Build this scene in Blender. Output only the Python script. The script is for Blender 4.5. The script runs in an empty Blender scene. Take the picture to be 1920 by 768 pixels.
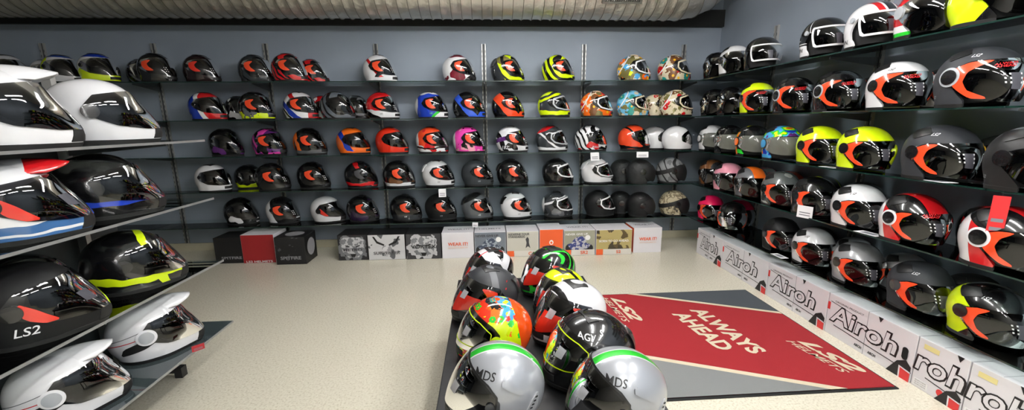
import bpy, math, random
from mathutils import Vector, Matrix
random.seed(7)
C = bpy.context.scene.collection
S = bpy.context.scene
PI = math.pi
# ------------------------------------------------------------------ camera
CAM = (0.0, 0.0, 1.38); F, PITCH, YAW, ROLL = 759.95, 0.19987, 0.06262, -0.009687
def ray(u, w):
    c, s = math.cos(ROLL), math.sin(ROLL); u, w = u*c+w*s, -u*s+w*c
    c, s = math.cos(PITCH), math.sin(PITCH); y = c-s*w; z = -s-c*w; x = u
    c, s = math.cos(YAW), math.sin(YAW); return Vector((x*c+y*s, -x*s+y*c, z))
f0 = ray(0, 0); rt = (ray(1, 0)-f0).normalized(); up = (f0-ray(0, 1)).normalized(); bk = -f0.normalized()
cd = bpy.data.cameras.new('camera'); cam = bpy.data.objects.new('camera', cd); C.objects.link(cam)
cd.sensor_width = 36; cd.lens = F/1920*36; cd.clip_start = .05
m = Matrix((rt, up, bk)).transposed().to_4x4(); m.translation = Vector(CAM); cam.matrix_world = m
S.camera = cam
# ------------------------------------------------------------------ light
S.view_settings.view_transform = 'Standard'; S.view_settings.look = 'None'
S.view_settings.exposure = 0.54; S.view_settings.gamma = 1; S.view_settings.use_curve_mapping = False
w = bpy.data.worlds.new('world'); S.world = w; w.use_nodes = True
w.node_tree.nodes['Background'].inputs[0].default_value = (.8, .88, 1, 1); w.node_tree.nodes['Background'].inputs[1].default_value = .05
LAMPS = [(-.05, 2.75, 2.42, 1), (1.05, 2.75, 2.42, 1)]+[(x, y, 2.6, 0) for y in (1.1, -.6, -2.2) for x in (.6, 1.6)]; LAMP_W = 62.0   # bare fluorescent battens, built below: x, y, z, turned
try: S.cycles.caustics_reflective = False; S.cycles.caustics_refractive = False
except AttributeError: pass
# ------------------------------------------------------------------ materials
def lin(c): return tuple(((v/255)/12.92 if v/255 <= .04045 else ((v/255+.055)/1.055)**2.4) for v in c)+(1,)
PAL = dict(K=(14,14,16), W=(226,226,230), O=(226,72,36), R=(196,24,30), G=(96,98,102), DG=(48,50,54), S=(168,172,178), Y=(214,240,20),
  B=(28,58,170), LB=(70,160,215), P=(228,70,170), PK=(244,30,96), GR=(40,190,50), MR=(110,24,40), CR=(220,208,180), OL=(110,104,60),
  T=(50,54,58), PU=(90,40,110), BR=(110,70,40), TE=(40,140,130), SK=(120,190,225), LP=(238,160,180), OR=(240,110,30), AM=(240,180,30), MG=(70,76,80))
def col(c): return lin(PAL[c]) if isinstance(c, str) else lin(c)
_m = {}
def base_mat(name, rough=.5, metal=0, coat=0, spec=.5):
    m = bpy.data.materials.new(name); m.use_nodes = True; b = m.node_tree.nodes['Principled BSDF']
    b.inputs['Roughness'].default_value = rough; b.inputs['Metallic'].default_value = metal
    b.inputs['Coat Weight'].default_value = coat; b.inputs['Coat Roughness'].default_value = .04
    b.inputs['Specular IOR Level'].default_value = spec
    return m, b
def flat(c, rough=.5, metal=0, coat=0, bump=0, bs=60, spec=.5, var=0):
    key = ('flat', str(c), rough, metal, coat, bump, var)
    if key in _m: return _m[key]
    m, b = base_mat('plain', rough, metal, coat, spec); b.inputs['Base Color'].default_value = col(c)
    t = m.node_tree
    if bump or var:
        tc = t.nodes.new('ShaderNodeTexCoord'); n = t.nodes.new('ShaderNodeTexNoise'); n.inputs['Scale'].default_value = bs
        n.inputs['Detail'].default_value = 5; t.links.new(tc.outputs['Object'], n.inputs['Vector'])
    if bump:
        bp = t.nodes.new('ShaderNodeBump'); bp.inputs['Strength'].default_value = bump; bp.inputs['Distance'].default_value = .01
        t.links.new(n.outputs['Fac'], bp.inputs['Height']); t.links.new(bp.outputs[0], b.inputs['Normal'])
    if var:
        h = t.nodes.new('ShaderNodeHueSaturation'); h.inputs['Color'].default_value = col(c)
        mr = t.nodes.new('ShaderNodeMapRange'); mr.inputs[3].default_value = 1-var; mr.inputs[4].default_value = 1+var
        t.links.new(n.outputs['Fac'], mr.inputs[0]); t.links.new(mr.outputs[0], h.inputs['Value']); t.links.new(h.outputs[0], b.inputs['Base Color'])
    _m[key] = m; return m
def gloss(c): return flat(c, .22, 0, .9, var=.02)
def matte(c): return flat(c, .55, 0, 0, spec=.3)
def gfx(base, layers=(), rough=.22, coat=.9, metal=0):
    """layers painted on a shell: ('b', nx, ny, nz, dist, scale, lo, hi, colour) a band; ('n', scale, lo, hi, colour) patches;
       ('f', scale, radius, [petal colours], centre colour) flowers; ('s', scale, dist, lo, hi, colour) swirls."""
    key = ('gfx', str(base), str(layers), rough, coat)
    if key in _m: return _m[key]
    m, b = base_mat('painted_shell', rough, metal, coat); t = m.node_tree; N = t.nodes.new; L = t.links.new
    tc = N('ShaderNodeTexCoord'); sp = N('ShaderNodeSeparateXYZ'); L(tc.outputs['Object'], sp.inputs[0])
    def M(op, a, b_=None):
        n = N('ShaderNodeMath'); n.operation = op
        for i, v in enumerate((a, b_)):
            if v is None: continue
            if isinstance(v, (int, float)): n.inputs[i].default_value = v
            else: L(v, n.inputs[i])
        return n.outputs[0]
    ay = M('ABSOLUTE', sp.outputs[1])
    vec = N('ShaderNodeCombineXYZ'); L(sp.outputs[0], vec.inputs[0]); L(ay, vec.inputs[1]); L(sp.outputs[2], vec.inputs[2])
    def noise(sc, det=1.5):
        n = N('ShaderNodeTexNoise'); n.inputs['Scale'].default_value = sc; n.inputs['Detail'].default_value = det; L(vec.outputs[0], n.inputs['Vector']); return n.outputs['Fac']
    rgb = N('ShaderNodeRGB'); rgb.outputs[0].default_value = col(base); cur = rgb.outputs[0]
    def mix(fac, c2):
        nonlocal cur
        x = N('ShaderNodeMix'); x.data_type = 'RGBA'; L(fac, x.inputs[0]); L(cur, x.inputs[6])
        if isinstance(c2, tuple): x.inputs[7].default_value = c2
        else: L(c2, x.inputs[7])
        cur = x.outputs[2]
    for ly in layers:
        if ly[0] == 'b':
            _, nx, ny, nz, d, sc, lo, hi, cc = ly
            v = M('ADD', M('ADD', M('MULTIPLY', sp.outputs[0], nx), M('MULTIPLY', ay, ny)), M('MULTIPLY', sp.outputs[2], nz))
            if d: v = M('ADD', v, M('MULTIPLY', M('SUBTRACT', noise(sc), .5), d))
            mix(M('MULTIPLY', M('GREATER_THAN', v, lo), M('LESS_THAN', v, hi)), col(cc))
        elif ly[0] == 'n':
            _, sc, lo, hi, cc = ly; v = noise(sc, 2.5)
            mix(M('MULTIPLY', M('GREATER_THAN', v, lo), M('LESS_THAN', v, hi)), col(cc))
        elif ly[0] == 's':
            _, sc, d, lo, hi, cc = ly
            wv = N('ShaderNodeTexWave'); wv.inputs['Scale'].default_value = sc; wv.inputs['Distortion'].default_value = d
            wv.inputs['Detail'].default_value = 1; wv.bands_direction = 'DIAGONAL'; L(vec.outputs[0], wv.inputs['Vector'])
            v = wv.outputs['Fac']; mix(M('MULTIPLY', M('GREATER_THAN', v, lo), M('LESS_THAN', v, hi)), col(cc))
        elif ly[0] == 'f':
            _, sc, r, cs, cc = ly
            vo = N('ShaderNodeTexVoronoi'); vo.inputs['Scale'].default_value = sc; vo.inputs['Randomness'].default_value = .75; L(vec.outputs[0], vo.inputs['Vector'])
            rp = N('ShaderNodeValToRGB'); rp.color_ramp.interpolation = 'CONSTANT'
            e = rp.color_ramp.elements; e[0].color = col(cs[0]); e[1].position = 1/len(cs); e[1].color = col(cs[1 % len(cs)])
            for i in range(2, len(cs)): q = e.new(i/len(cs)); q.color = col(cs[i])
            s2 = N('ShaderNodeSeparateColor'); L(vo.outputs['Color'], s2.inputs[0]); L(s2.outputs[0], rp.inputs[0])
            dd = M('ADD', vo.outputs['Distance'], M('MULTIPLY', M('SUBTRACT', noise(sc*5), .5), .35))
            mix(M('LESS_THAN', dd, r), rp.outputs[0]); mix(M('LESS_THAN', vo.outputs['Distance'], r*.32), col(cc))
    L(cur, b.inputs['Base Color'])
    _m[key] = m; return m
def glassy(tint, refl=.05, rough=.03, name='glass', op=1.0, ior=1.45):
    key = ('gl', tint, refl, rough, op, ior)
    if key in _m: return _m[key]
    m = bpy.data.materials.new(name); m.use_nodes = True; t = m.node_tree; t.nodes.clear(); N = t.nodes.new; L = t.links.new
    o = N('ShaderNodeOutputMaterial'); tr = N('ShaderNodeBsdfTransparent'); gl = N('ShaderNodeBsdfGlossy'); mx = N('ShaderNodeMixShader')
    tr.inputs[0].default_value = lin(tint); gl.inputs[0].default_value = (1, 1, 1, 1); gl.inputs['Roughness'].default_value = rough
    fr = N('ShaderNodeFresnel'); fr.inputs[0].default_value = ior; a = N('ShaderNodeMath'); a.operation = 'ADD'; a.inputs[1].default_value = refl
    L(fr.outputs[0], a.inputs[0]); L(a.outputs[0], mx.inputs[0]); L(tr.outputs[0], mx.inputs[1]); L(gl.outputs[0], mx.inputs[2]); last = mx.outputs[0]
    if op < 1:
        df = N('ShaderNodeBsdfDiffuse'); df.inputs[0].default_value = lin(tint); m2 = N('ShaderNodeMixShader'); m2.inputs[0].default_value = op
        L(df.outputs[0], m2.inputs[1]); L(last, m2.inputs[2]); last = m2.outputs[0]
    L(last, o.inputs[0]); _m[key] = m; return m
# ------------------------------------------------------------------ mesh helpers
class MB:
    def __init__(s): s.v = []; s.f = []; s.mi = []
    def quad(s, pts, mi=0):
        n = len(s.v); s.v += [tuple(p) for p in pts]; s.f.append(tuple(range(n, n+len(pts)))); s.mi.append(mi)
    def box(s, x0, x1, y0, y1, z0, z1, mi=0, M=None):
        n = len(s.v); P = [(x, y, z) for x in (x0, x1) for y in (y0, y1) for z in (z0, z1)]
        if M is not None: P = [tuple(M @ Vector(p)) for p in P]
        s.v += P
        for f in ((0,1,3,2), (4,6,7,5), (0,4,5,1), (2,3,7,6), (0,2,6,4), (1,5,7,3)): s.f.append(tuple(n+i for i in f)); s.mi.append(mi)
    def prism(s, poly, ax, a, b, mi=0):
        """poly of 2-d points extruded along axis ax between a and b"""
        n = len(s.v); k = len(poly)
        for h in (a, b):
            for (p, q) in poly:
                c = [p, q]; c.insert(ax, h); s.v.append(tuple(c))
        s.f.append(tuple(n+i for i in range(k))[::-1]); s.mi.append(mi); s.f.append(tuple(n+k+i for i in range(k))); s.mi.append(mi)
        for i in range(k): j = (i+1) % k; s.f.append((n+i, n+j, n+k+j, n+k+i)); s.mi.append(mi)
    def tubepath(s, pts, rad, seg=10, mi=0, close=True):
        n = len(s.v); K = len(pts); prev = None
        for i, p in enumerate(pts):
            a = Vector(pts[max(i-1, 0)]); b = Vector(pts[min(i+1, K-1)]); d = (b-a).normalized()
            if prev is None:
                r = d.orthogonal().normalized()
            else: r = (prev-d*prev.dot(d)).normalized()
            prev = r; q = d.cross(r); rr = rad[i] if isinstance(rad, (list, tuple)) else rad
            for j in range(seg):
                t = 2*PI*j/seg; s.v.append(tuple(Vector(p)+(r*math.cos(t)+q*math.sin(t))*rr))
        for i in range(K-1):
            for j in range(seg):
                j2 = (j+1) % seg; s.f.append((n+i*seg+j, n+i*seg+j2, n+(i+1)*seg+j2, n+(i+1)*seg+j)); s.mi.append(mi)
        if close:
            s.f.append(tuple(n+j for j in range(seg))[::-1]); s.mi.append(mi); s.f.append(tuple(n+(K-1)*seg+j for j in range(seg))); s.mi.append(mi)
    def mesh(s, name, smooth=False):
        me = bpy.data.meshes.new(name); me.from_pydata(s.v, [], s.f); me.polygons.foreach_set('material_index', s.mi)
        if smooth: me.polygons.foreach_set('use_smooth', [True]*len(s.f))
        me.update(); return me
    def build(s, name, mats, parent=None, smooth=False, bevel=0):
        me = s.mesh(name, smooth); mats = mats if isinstance(mats, (list, tuple)) else [mats]
        for m in mats: me.materials.append(m)
        o = link(name, me, parent)
        if bevel:
            md = o.modifiers.new('bevel', 'BEVEL'); md.width = bevel; md.segments = 2; md.limit_method = 'ANGLE'
        return o
def link(name, me, parent=None):
    o = bpy.data.objects.new(name, me); C.objects.link(o); o.parent = parent; return o
def tag(o, label, cat, group=None):
    o['label'] = label; o['category'] = cat
    if group: o['group'] = group
    return o
def empty(name, loc, rz=0, sc=1):
    o = bpy.data.objects.new(name, None); C.objects.link(o); o.location = loc; o.rotation_euler = (0, 0, rz); o.scale = (sc,)*3
    o.empty_display_size = .05; return o
def struct(o): o['kind'] = 'structure'; return o
def clone(o, parent=None):
    c = o.copy(); C.objects.link(c); c.parent = parent
    for ch in list(o.children): clone(ch, c)
    return c
_txt = {}
def text_verts(body, L, Hh, shear=0, fat=0, italic=0, fit=True):
    """letters as a flat mesh: 2-d verts scaled to L by Hh (L None keeps the letters' own proportion), and faces"""
    key = (body, L, Hh, shear, fat)
    if key in _txt: return _txt[key]
    cu = bpy.data.curves.new('letters', 'FONT'); cu.body = body; cu.shear = shear; cu.offset = fat; cu.resolution_u = 3; cu.space_line = .85
    o = bpy.data.objects.new('letters', cu); C.objects.link(o); dg = bpy.context.evaluated_depsgraph_get()
    me = bpy.data.meshes.new_from_object(o.evaluated_get(dg))
    V = [(v.co.x, v.co.y) for v in me.vertices]; Fc = [tuple(p.vertices) for p in me.polygons]
    bpy.data.objects.remove(o); bpy.data.meshes.remove(me)
    x0, x1 = min(v[0] for v in V), max(v[0] for v in V); y0, y1 = min(v[1] for v in V), max(v[1] for v in V)
    k = Hh/(y1-y0); kx = k if L is None else L/(x1-x0)
    V = [((x-(x0+x1)/2)*kx, (y-(y0+y1)/2)*k) for x, y in V]
    _txt[key] = (V, Fc); return V, Fc
def lettering(name, body, mat, o, r, u, L, Hh, parent=None, **kw):
    """flat letters centred at o, reading along r with up u, standing 1 mm proud"""
    V, Fc = text_verts(body, L, Hh, **kw); r = Vector(r).normalized(); u = Vector(u).normalized(); o = Vector(o)
    me = bpy.data.meshes.new(name); me.from_pydata([tuple(o+r*a+u*b) for a, b in V], [], Fc); me.materials.append(mat)
    return link(name, me, parent)
# ------------------------------------------------------------------ helmets
CZ = .13
def polar(points, n=240):
    pts = sorted((math.atan2(z-CZ, x) % (2*PI), math.hypot(x, z-CZ)) for x, z in points); K = len(pts); out = []
    for i in range(n):
        a = 2*PI*i/n; k = 0
        while k < K and pts[k][0] <= a: k += 1
        def g(j): q, r = divmod(j, K); return pts[r][0]+2*PI*q, pts[r][1]
        p0, p1, p2, p3 = g(k-2), g(k-1), g(k), g(k+1)
        t = (a-p1[0])/(p2[0]-p1[0]); h = p2[0]-p1[0]
        m1 = (p2[1]-p0[1])/(p2[0]-p0[0])*h; m2 = (p3[1]-p1[1])/(p3[0]-p1[0])*h
        out.append((2*t**3-3*t*t+1)*p1[1]+(t**3-2*t*t+t)*m1+(-2*t**3+3*t*t)*p2[1]+(t**3-t*t)*m2)
    return [sum(out[(i+j) % n] for j in (-3,-2,-1,0,1,2,3))/7 for i in range(n)]
PROF = {
 'full': polar([(-.158,.125),(-.145,.185),(-.105,.232),(-.045,.262),(.02,.266),(.075,.246),(.118,.205),(.150,.150),(.172,.095),(.182,.05),(.176,.0),(.13,-.05),(.05,-.11),(-.05,-.11),(-.115,-.04),(-.125,.01),(-.148,.06)]),
 'agv':  polar([(-.172,.135),(-.155,.195),(-.11,.242),(-.045,.27),(.03,.268),(.09,.24),(.132,.19),(.155,.14),(.168,.09),(.172,.04),(.16,-.01),(.11,-.07),(.03,-.12),(-.06,-.11),(-.12,-.04),(-.135,.01),(-.16,.065)]),
 'jet':  polar([(-.150,.125),(-.138,.18),(-.10,.23),(-.045,.258),(.015,.262),(.07,.245),(.112,.21),(.145,.165),(.162,.12),(.164,.07),(.150,.02),(.12,-.03),(.05,-.11),(-.05,-.11),(-.11,-.04),(-.12,.01),(-.14,.06)]),
 'adv':  polar([(-.165,.125),(-.15,.185),(-.11,.232),(-.05,.258),(.02,.262),(.075,.243),(.115,.205),(.143,.155),(.175,.10),(.196,.055),(.188,.01),(.135,-.05),(.05,-.11),(-.05,-.11),(-.115,-.04),(-.13,.01),(-.155,.06)]),
 'bare': polar([(-.158,.125),(-.146,.18),(-.11,.228),(-.05,.254),(.015,.258),(.07,.240),(.115,.20),(.138,.16),(.140,.12),(.135,.07),(.115,.02),(.09,-.04),(.05,-.1),(-.05,-.1),(-.10,-.04),(-.115,.01),(-.135,.06)]),
}
WID = {'full': .126, 'agv': .13, 'jet': .126, 'adv': .128, 'bare': .126}
NEXP = 2.25
def sm(t): t = max(0, min(1, t)); return t*t*(3-2*t)
def surf(kind, phi, beta, off=0):
    R = PROF[kind]; n = len(R); a = (phi % (2*PI))/(2*PI)*n; i = int(a) % n; t = a-int(a)
    r = R[i]*(1-t)+R[(i+1) % n]*t+off; W = WID[kind]+off
    c, s = math.cos(beta), abs(math.sin(beta)); k = (c**NEXP+s**NEXP)**(1/NEXP); c /= k; s /= k
    x = r*c*math.cos(phi); z = CZ+r*c*math.sin(phi); y = W*s*(1 if beta > 0 else -1)
    y *= 1-.30*sm((x-.03)/.15)*sm((.17-z)/.12)-.10*sm((-.03-x)/.13)
    return x, y, z
def inv(kind, x, z):
    """side view point (x, z) -> (phi, beta) on the shell"""
    phi = math.atan2(z-CZ, x) % (2*PI); R = PROF[kind]; n = len(R); a = phi/(2*PI)*n; i = int(a) % n; t = a-int(a)
    r = R[i]*(1-t)+R[(i+1) % n]*t; c = min(.9995, math.hypot(x, z-CZ)/r); s = (1-c**NEXP)**(1/NEXP); return phi, math.atan2(s, c)
def sdf(poly, x, z):
    d = 1e9; ins = False; n = len(poly); j = n-1
    for i in range(n):
        ax, az = poly[j]; bx, bz = poly[i]; ex, ez = bx-ax, bz-az; wx, wz = x-ax, z-az
        t = max(0, min(1, (wx*ex+wz*ez)/(ex*ex+ez*ez))); d = min(d, math.hypot(wx-ex*t, wz-ez*t))
        if (az > z) != (bz > z) and x < ax+(z-az)/(bz-az)*(bx-ax): ins = not ins
        j = i
    return -d if ins else d
def reg(poly, r=.006): return lambda x, y, z: sdf(poly, x, z)-r
def inter(*fs): return lambda x, y, z: max(f(x, y, z) for f in fs)
def neg(f): return lambda x, y, z: -f(x, y, z)
def base(z0): return lambda x, y, z: z0-z
def disc(cx, cz, r): return lambda x, y, z: math.hypot(x-cx, z-cz)-r
def clip_shell(kind, fields, off=0, rim=.004, NP=90, NB=40, side=0):
    """cut the shell's grid along the zero line of every field (keeping f<0) and give the piece a rim of its own depth"""
    cells = []; P = [2*PI*i/NP for i in range(NP+1)]; B = [-PI/2+PI*j/NB for j in range(NB+1)]
    pos = {}
    def S3(k):
        if k not in pos: pos[k] = surf(kind, k[0], k[1], 0)
        return pos[k]
    for i in range(NP):
        for j in range(NB):
            if side and (B[j]+B[j+1])*side < 0: continue
            cells.append([(P[i], B[j]), (P[i+1], B[j]), (P[i+1], B[j+1]), (P[i], B[j+1])])
    for f in fields:
        val = {}; out = []
        for c in cells:
            for k in c:
                if k not in val: val[k] = f(*S3(k))
            vs = [val[k] for k in c]
            if max(vs) <= 0: out.append(c); continue
            if min(vs) > 0: continue
            new = []
            for a in range(len(c)):
                k1, k2 = c[a], c[(a+1) % len(c)]; v1, v2 = val[k1], val[k2]
                if v1 <= 0: new.append(k1)
                if (v1 <= 0) != (v2 <= 0):
                    if (k2, k1) < (k1, k2): k1, k2, v1, v2 = k2, k1, v2, v1
                    t = v1/(v1-v2); new.append((round(k1[0]+(k2[0]-k1[0])*t, 6), round(k1[1]+(k2[1]-k1[1])*t, 6)))
            if len(new) >= 3: out.append(new)
        cells = out
    idx = {}; V = []; Fc = []; keyof = []
    def vid(k):
        x, y, z = surf(kind, k[0], k[1], off); q = (round(x, 5), round(y, 5), round(z, 5))
        if q not in idx: idx[q] = len(V); V.append((x, y, z)); keyof.append(k)
        return idx[q]
    for c in cells:
        f = []
        for k in c:
            i = vid(k)
            if i not in f: f.append(i)
        if len(f) >= 3: Fc.append(tuple(f))
    ed = {}
    for f in Fc:
        for a in range(len(f)):
            e = (f[a], f[(a+1) % len(f)]); ed[tuple(sorted(e))] = None if tuple(sorted(e)) in ed else e
    top = {}; low = {}
    for e in [e for e in ed.values() if e]:
        for i in e:
            if i not in top: top[i] = len(V); V.append(V[i]); low[i] = len(V); V.append(surf(kind, keyof[i][0], keyof[i][1], off-rim))
        Fc.append((top[e[1]], top[e[0]], low[e[0]], low[e[1]]))
    me = bpy.data.meshes.new('shell'); me.from_pydata(V, [], Fc); me.polygons.foreach_set('use_smooth', [True]*len(Fc)); me.update(); return me
def patch(kind, p0, p1, b0, b1, off, n=4, polys=None):
    V = []; Fc = []
    for i in range(n+1):
        for j in range(n+1): V.append(surf(kind, math.radians(p0+(p1-p0)*i/n), math.radians(b0+(b1-b0)*j/n), off))
    for i in range(n):
        for j in range(n): a = i*(n+1)+j; Fc.append((a, a+1, a+n+2, a+n+1))
    return V, Fc
FAR = 2.0
for _k in ('city', 'dome', 'shield'): PROF[_k] = PROF['jet']; WID[_k] = WID['jet']
POLY = {
 'full': dict(port=[(.015,.178),(.10,.204),(.4,.214),(.4,.088),(.12,.082),(.045,.100),(.012,.135)],
              visor=[(-.042,.150),(-.012,.190),(.09,.212),(.4,.222),(.4,.076),(.13,.070),(.05,.084),(-.02,.118)],
              stick=[(.0,.172),(.035,.184),(.062,.186),(.040,.158),(.052,.132),(.086,.104),(.05,.102),(.018,.118),(.0,.145)],
              vent=[(-.03,.262),(.045,.262),(.03,.240),(-.02,.243)], scoop=[(.10,.045),(.3,.058),(.3,.035),(.125,.030)], pivot=(-.022,.148,.016)),
 'agv': dict(port=[(.035,.168),(.085,.205),(.12,.216),(.4,.232),(.4,.085),(.12,.080),(.06,.10),(.04,.13)],
              visor=[(.012,.158),(.04,.188),(.088,.213),(.12,.226),(.4,.244),(.4,.074),(.13,.068),(.07,.088),(.016,.108)],
              stick=[(.02,.172),(.05,.184),(.062,.176),(.04,.158),(.052,.132),(.086,.104),(.05,.102),(.03,.118)],
              vent=[(-.03,.262),(.045,.262),(.03,.240),(-.02,.243)], scoop=[(.10,.045),(.3,.058),(.3,.035),(.125,.030)], pivot=(.024,.132,.014)),
 'jet': dict(port=[(.028,.150),(.09,.186),(.4,.192),(.4,-.2),(.055,-.2),(.060,.03),(.030,.072),(.012,.11)],
              visor=[(.0,.158),(.06,.188),(.4,.202),(.4,.028),(.125,.026),(.07,.040),(.02,.088),(-.015,.128)],
              stick=[(.012,.160),(.055,.182),(.105,.186),(.058,.150),(.048,.110),(.062,.072),(.108,.040),(.075,.044),(.026,.092),(-.002,.128)],
              vent=[(-.06,.236),(.01,.248),(.032,.228),(-.03,.206)], scoop=None, pivot=(.0,.132,.030)),
 'city': dict(port=[(.028,.150),(.09,.178),(.4,.180),(.4,-.2),(.055,-.2),(.060,.03),(.030,.072),(.012,.11)],
              visor=[(.0,.150),(.06,.172),(.4,.180),(.4,.052),(.125,.050),(.07,.058),(.02,.092),(-.015,.128)],
              stick=[(.012,.160),(.055,.182),(.105,.186),(.058,.150),(.048,.110),(.062,.072)], vent=[(-.06,.236),(.01,.248),(.032,.228),(-.03,.206)], scoop=None, pivot=(-.012,.125,.030)),
 'adv': dict(port=[(.02,.172),(.10,.200),(.4,.21),(.4,.086),(.13,.078),(.05,.092),(.012,.13)],
              visor=[(-.035,.150),(-.005,.188),(.09,.208),(.4,.218),(.4,.074),(.14,.066),(.05,.080),(-.02,.112)],
              stick=[(.0,.150),(.03,.125),(.07,.082),(.045,.082),(.005,.105)],
              vent=[(-.075,.205),(-.03,.228),(-.015,.212),(-.06,.192)], scoop=[(.12,.038),(.19,.072),(.3,.066),(.3,.03),(.15,.022)], pivot=(-.02,.13,.026)),
 'bare': dict(port=[(.035,.150),(.09,.180),(.4,.186),(.4,-.2),(.04,-.2),(.050,.03),(.020,.075),(.02,.12)]),
}
FLEAF = [(-.12,.02),(-.02,.012),(.02,.03),(-.03,.05),(-.14,.06)]
POLY['dome'] = dict(POLY['jet'], port=[(.028,.142),(.09,.170),(.4,.176),(.4,-.2),(.055,-.2),(.060,.03),(.030,.072),(.012,.11)],
    visor=[(.0,.150),(.06,.172),(.4,.184),(.4,.028),(.125,.026),(.07,.040),(.02,.086),(-.015,.124)],
    stick=[(.016,.150),(.055,.166),(.085,.168),(.060,.145),(.050,.110),(.062,.072),(.095,.040),(.075,.044),(.030,.090),(.004,.122)],
    vent=[(-.065,.232),(.005,.246),(.040,.222),(-.02,.198)])
POLY['shield'] = dict(POLY['jet'], port=[(.038,.158),(.09,.176),(.4,.18),(.4,-.2),(.03,-.2),(.030,.03),(.010,.055),(.005,.10)],
    visor=[(.052,.178),(.4,.196),(.4,.070),(.070,.066)], pivot=(.012,.158,.014))
_hm = {}
SIDED = ('visor_film', 'top_vent', 'pivot_cap', 'pivot_ring', 'fin', 'pivot_plate', 'rear_vent', 'rear_slots', 'side_panel')
def hmesh(kind, part, side=0):
    key = (kind, part, side)
    if key in _hm: return _hm[key]
    P = POLY[kind]; z0 = base(.012)
    port = reg(P['port'], .006)
    if part == 'shell': me = clip_shell(kind, [z0, neg(port)], 0, .012)
    elif part == 'liner': me = clip_shell(kind, [base(.004)], -.026, .004, 48, 24)
    elif part == 'base_trim': me = clip_shell(kind, [base(.0), neg(base(.016)), neg(port)], .0015, .012)
    elif part == 'visor': me = clip_shell(kind, [reg(P['visor'], .004)], .006 if kind != 'agv' else .005, .003)
    elif part == 'visor_film': me = clip_shell(kind, [reg(P['stick'], .004)], .0075, .001, side=side)
    elif part == 'top_vent': me = clip_shell(kind, [reg(P['vent'], .003)]+([lambda x, y, z: abs(y)-.05] if kind in ('full', 'agv', 'adv') else []), .003, .004, side=side)
    elif part == 'chin_vent': me = clip_shell(kind, [reg(P['scoop'], .003), lambda x, y, z: abs(y)-.05], .003, .004)
    elif part == 'eye_trim':
        me = clip_shell(kind, [neg(reg(P['port'], -.004)), reg(P['port'], .009)], .008, .006)
    elif part == 'eye_line': me = clip_shell(kind, [reg(P['port'], -.008), neg(reg(P['port'], -.0115))], .0068, .001, 140, 60)
    elif part == 'visor_seal': me = clip_shell(kind, [reg(P['visor'], .011), neg(reg(P['visor'], .003)), lambda x, y, z: .0-x], .003, .003)
    elif part == 'front_film':
        V, Fc = patch(kind, -22, 9, 10, 62, .0072, 10); me = bpy.data.meshes.new(part); me.from_pydata(V, [], Fc)
    elif part == 'visor_frame': me = clip_shell(kind, [reg(P['visor'], .005), neg(reg(P['visor'], -.006)), lambda x, y, z: .03-x], .0085, .004)
    elif part == 'edge_trim': me = clip_shell(kind, [base(.004), neg(reg(P['port'], .003)), reg(P['port'], .011)], .003, .008)
    elif part == 'pivot_cap':
        cx, cz, r = P['pivot']; me = clip_shell(kind, [disc(cx, cz, r)], .012, .012, 180, 80, side)
    elif part == 'pivot_ring':
        cx, cz, r = P['pivot']; me = clip_shell(kind, [disc(cx, cz, r+.010), neg(disc(cx, cz, r-.002))], .009, .009, 180, 80, side)
    elif part == 'spoiler': me = clip_shell(kind, [reg([(-.3,.16),(-.13,.205),(-.09,.222),(-.10,.19),(-.14,.15),(-.3,.12)], .004), lambda x, y, z: abs(y)-.07], .010, .010)
    elif part == 'fin': me = clip_shell(kind, [reg([(-.085,.176),(-.07,.172),(-.005,.200),(-.012,.214)], .002)], .007, .008, side=side)
    elif part == 'pivot_plate': me = clip_shell(kind, [reg([(.02,.158),(.045,.15),(.05,.108),(.02,.100),(-.004,.118),(-.002,.145)], .005)], .002, .003, side=side)
    elif part == 'rear_vent': me = clip_shell(kind, [reg([(-.135,.16),(-.118,.14),(-.085,.06),(-.10,.055),(-.135,.11)], .003)], .004, .005, side=side)
    elif part == 'rear_slots':
        V = []; Fc = []
        for sd in (side,):
            for i in range(8):
                x = -.128+i*.0048; z = .148-i*.0115
                for a, b in (((-.004,-.003)), ((.005,-.003)), ((.005,.003)), ((-.004,.003))):
                    ph, be = inv(kind, x+a, z+b); V.append(surf(kind, ph, be*sd, .006))
                n = len(V); Fc.append((n-4, n-3, n-2, n-1))
        me = bpy.data.meshes.new(part); me.from_pydata(V, [], Fc)
    elif part in ('visor_dots', 'visor_labelR', 'visor_labelL', 'barcode_labelR', 'barcode_labelL'):
        sd = -1 if part.endswith('R') or part == 'visor_dots' else 1; V = []; Fc = []
        def add(p0, p1, b0, b1, n=4):
            v, f = patch(kind, p0, p1, b0*sd, b1*sd, .0085 if kind == 'jet' else .0085, n); k = len(V); V.extend(v); Fc.extend(tuple(k+i for i in q) for q in f)
        if part == 'visor_dots':
            for a in range(3):
                for b in range(2): add(-1-a*6, 1.6-a*6, 30-b*7, 27.4-b*7, 1)
                if kind in ('jet', 'dome'):
                    add(-1-a*6, 1.6-a*6, 13-b*7, 10.4-b*7, 1)
        elif part.startswith('visor_label'):
            if kind in ('jet', 'dome', 'shield'): add(2, -20, 21, 4)
            else: add(8, -8, 40, 24, 2)
        else: add(16, 0, 34, 20)
        me = bpy.data.meshes.new(part); me.from_pydata(V, [], Fc)
    elif part == 'film_words':
        V, Fc = text_verts('ALWAYS\nAHEAD', .075, .024, shear=.3, fat=.02)
        V = [surf(kind, math.radians(16)+v/.16, -math.radians(20)+u/.13, .009) for u, v in V]
        me = bpy.data.meshes.new(part); me.from_pydata(V, [], Fc)
    elif part == 'peak':
        NX, NY = 14, 12; V = []; Fc = []
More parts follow.
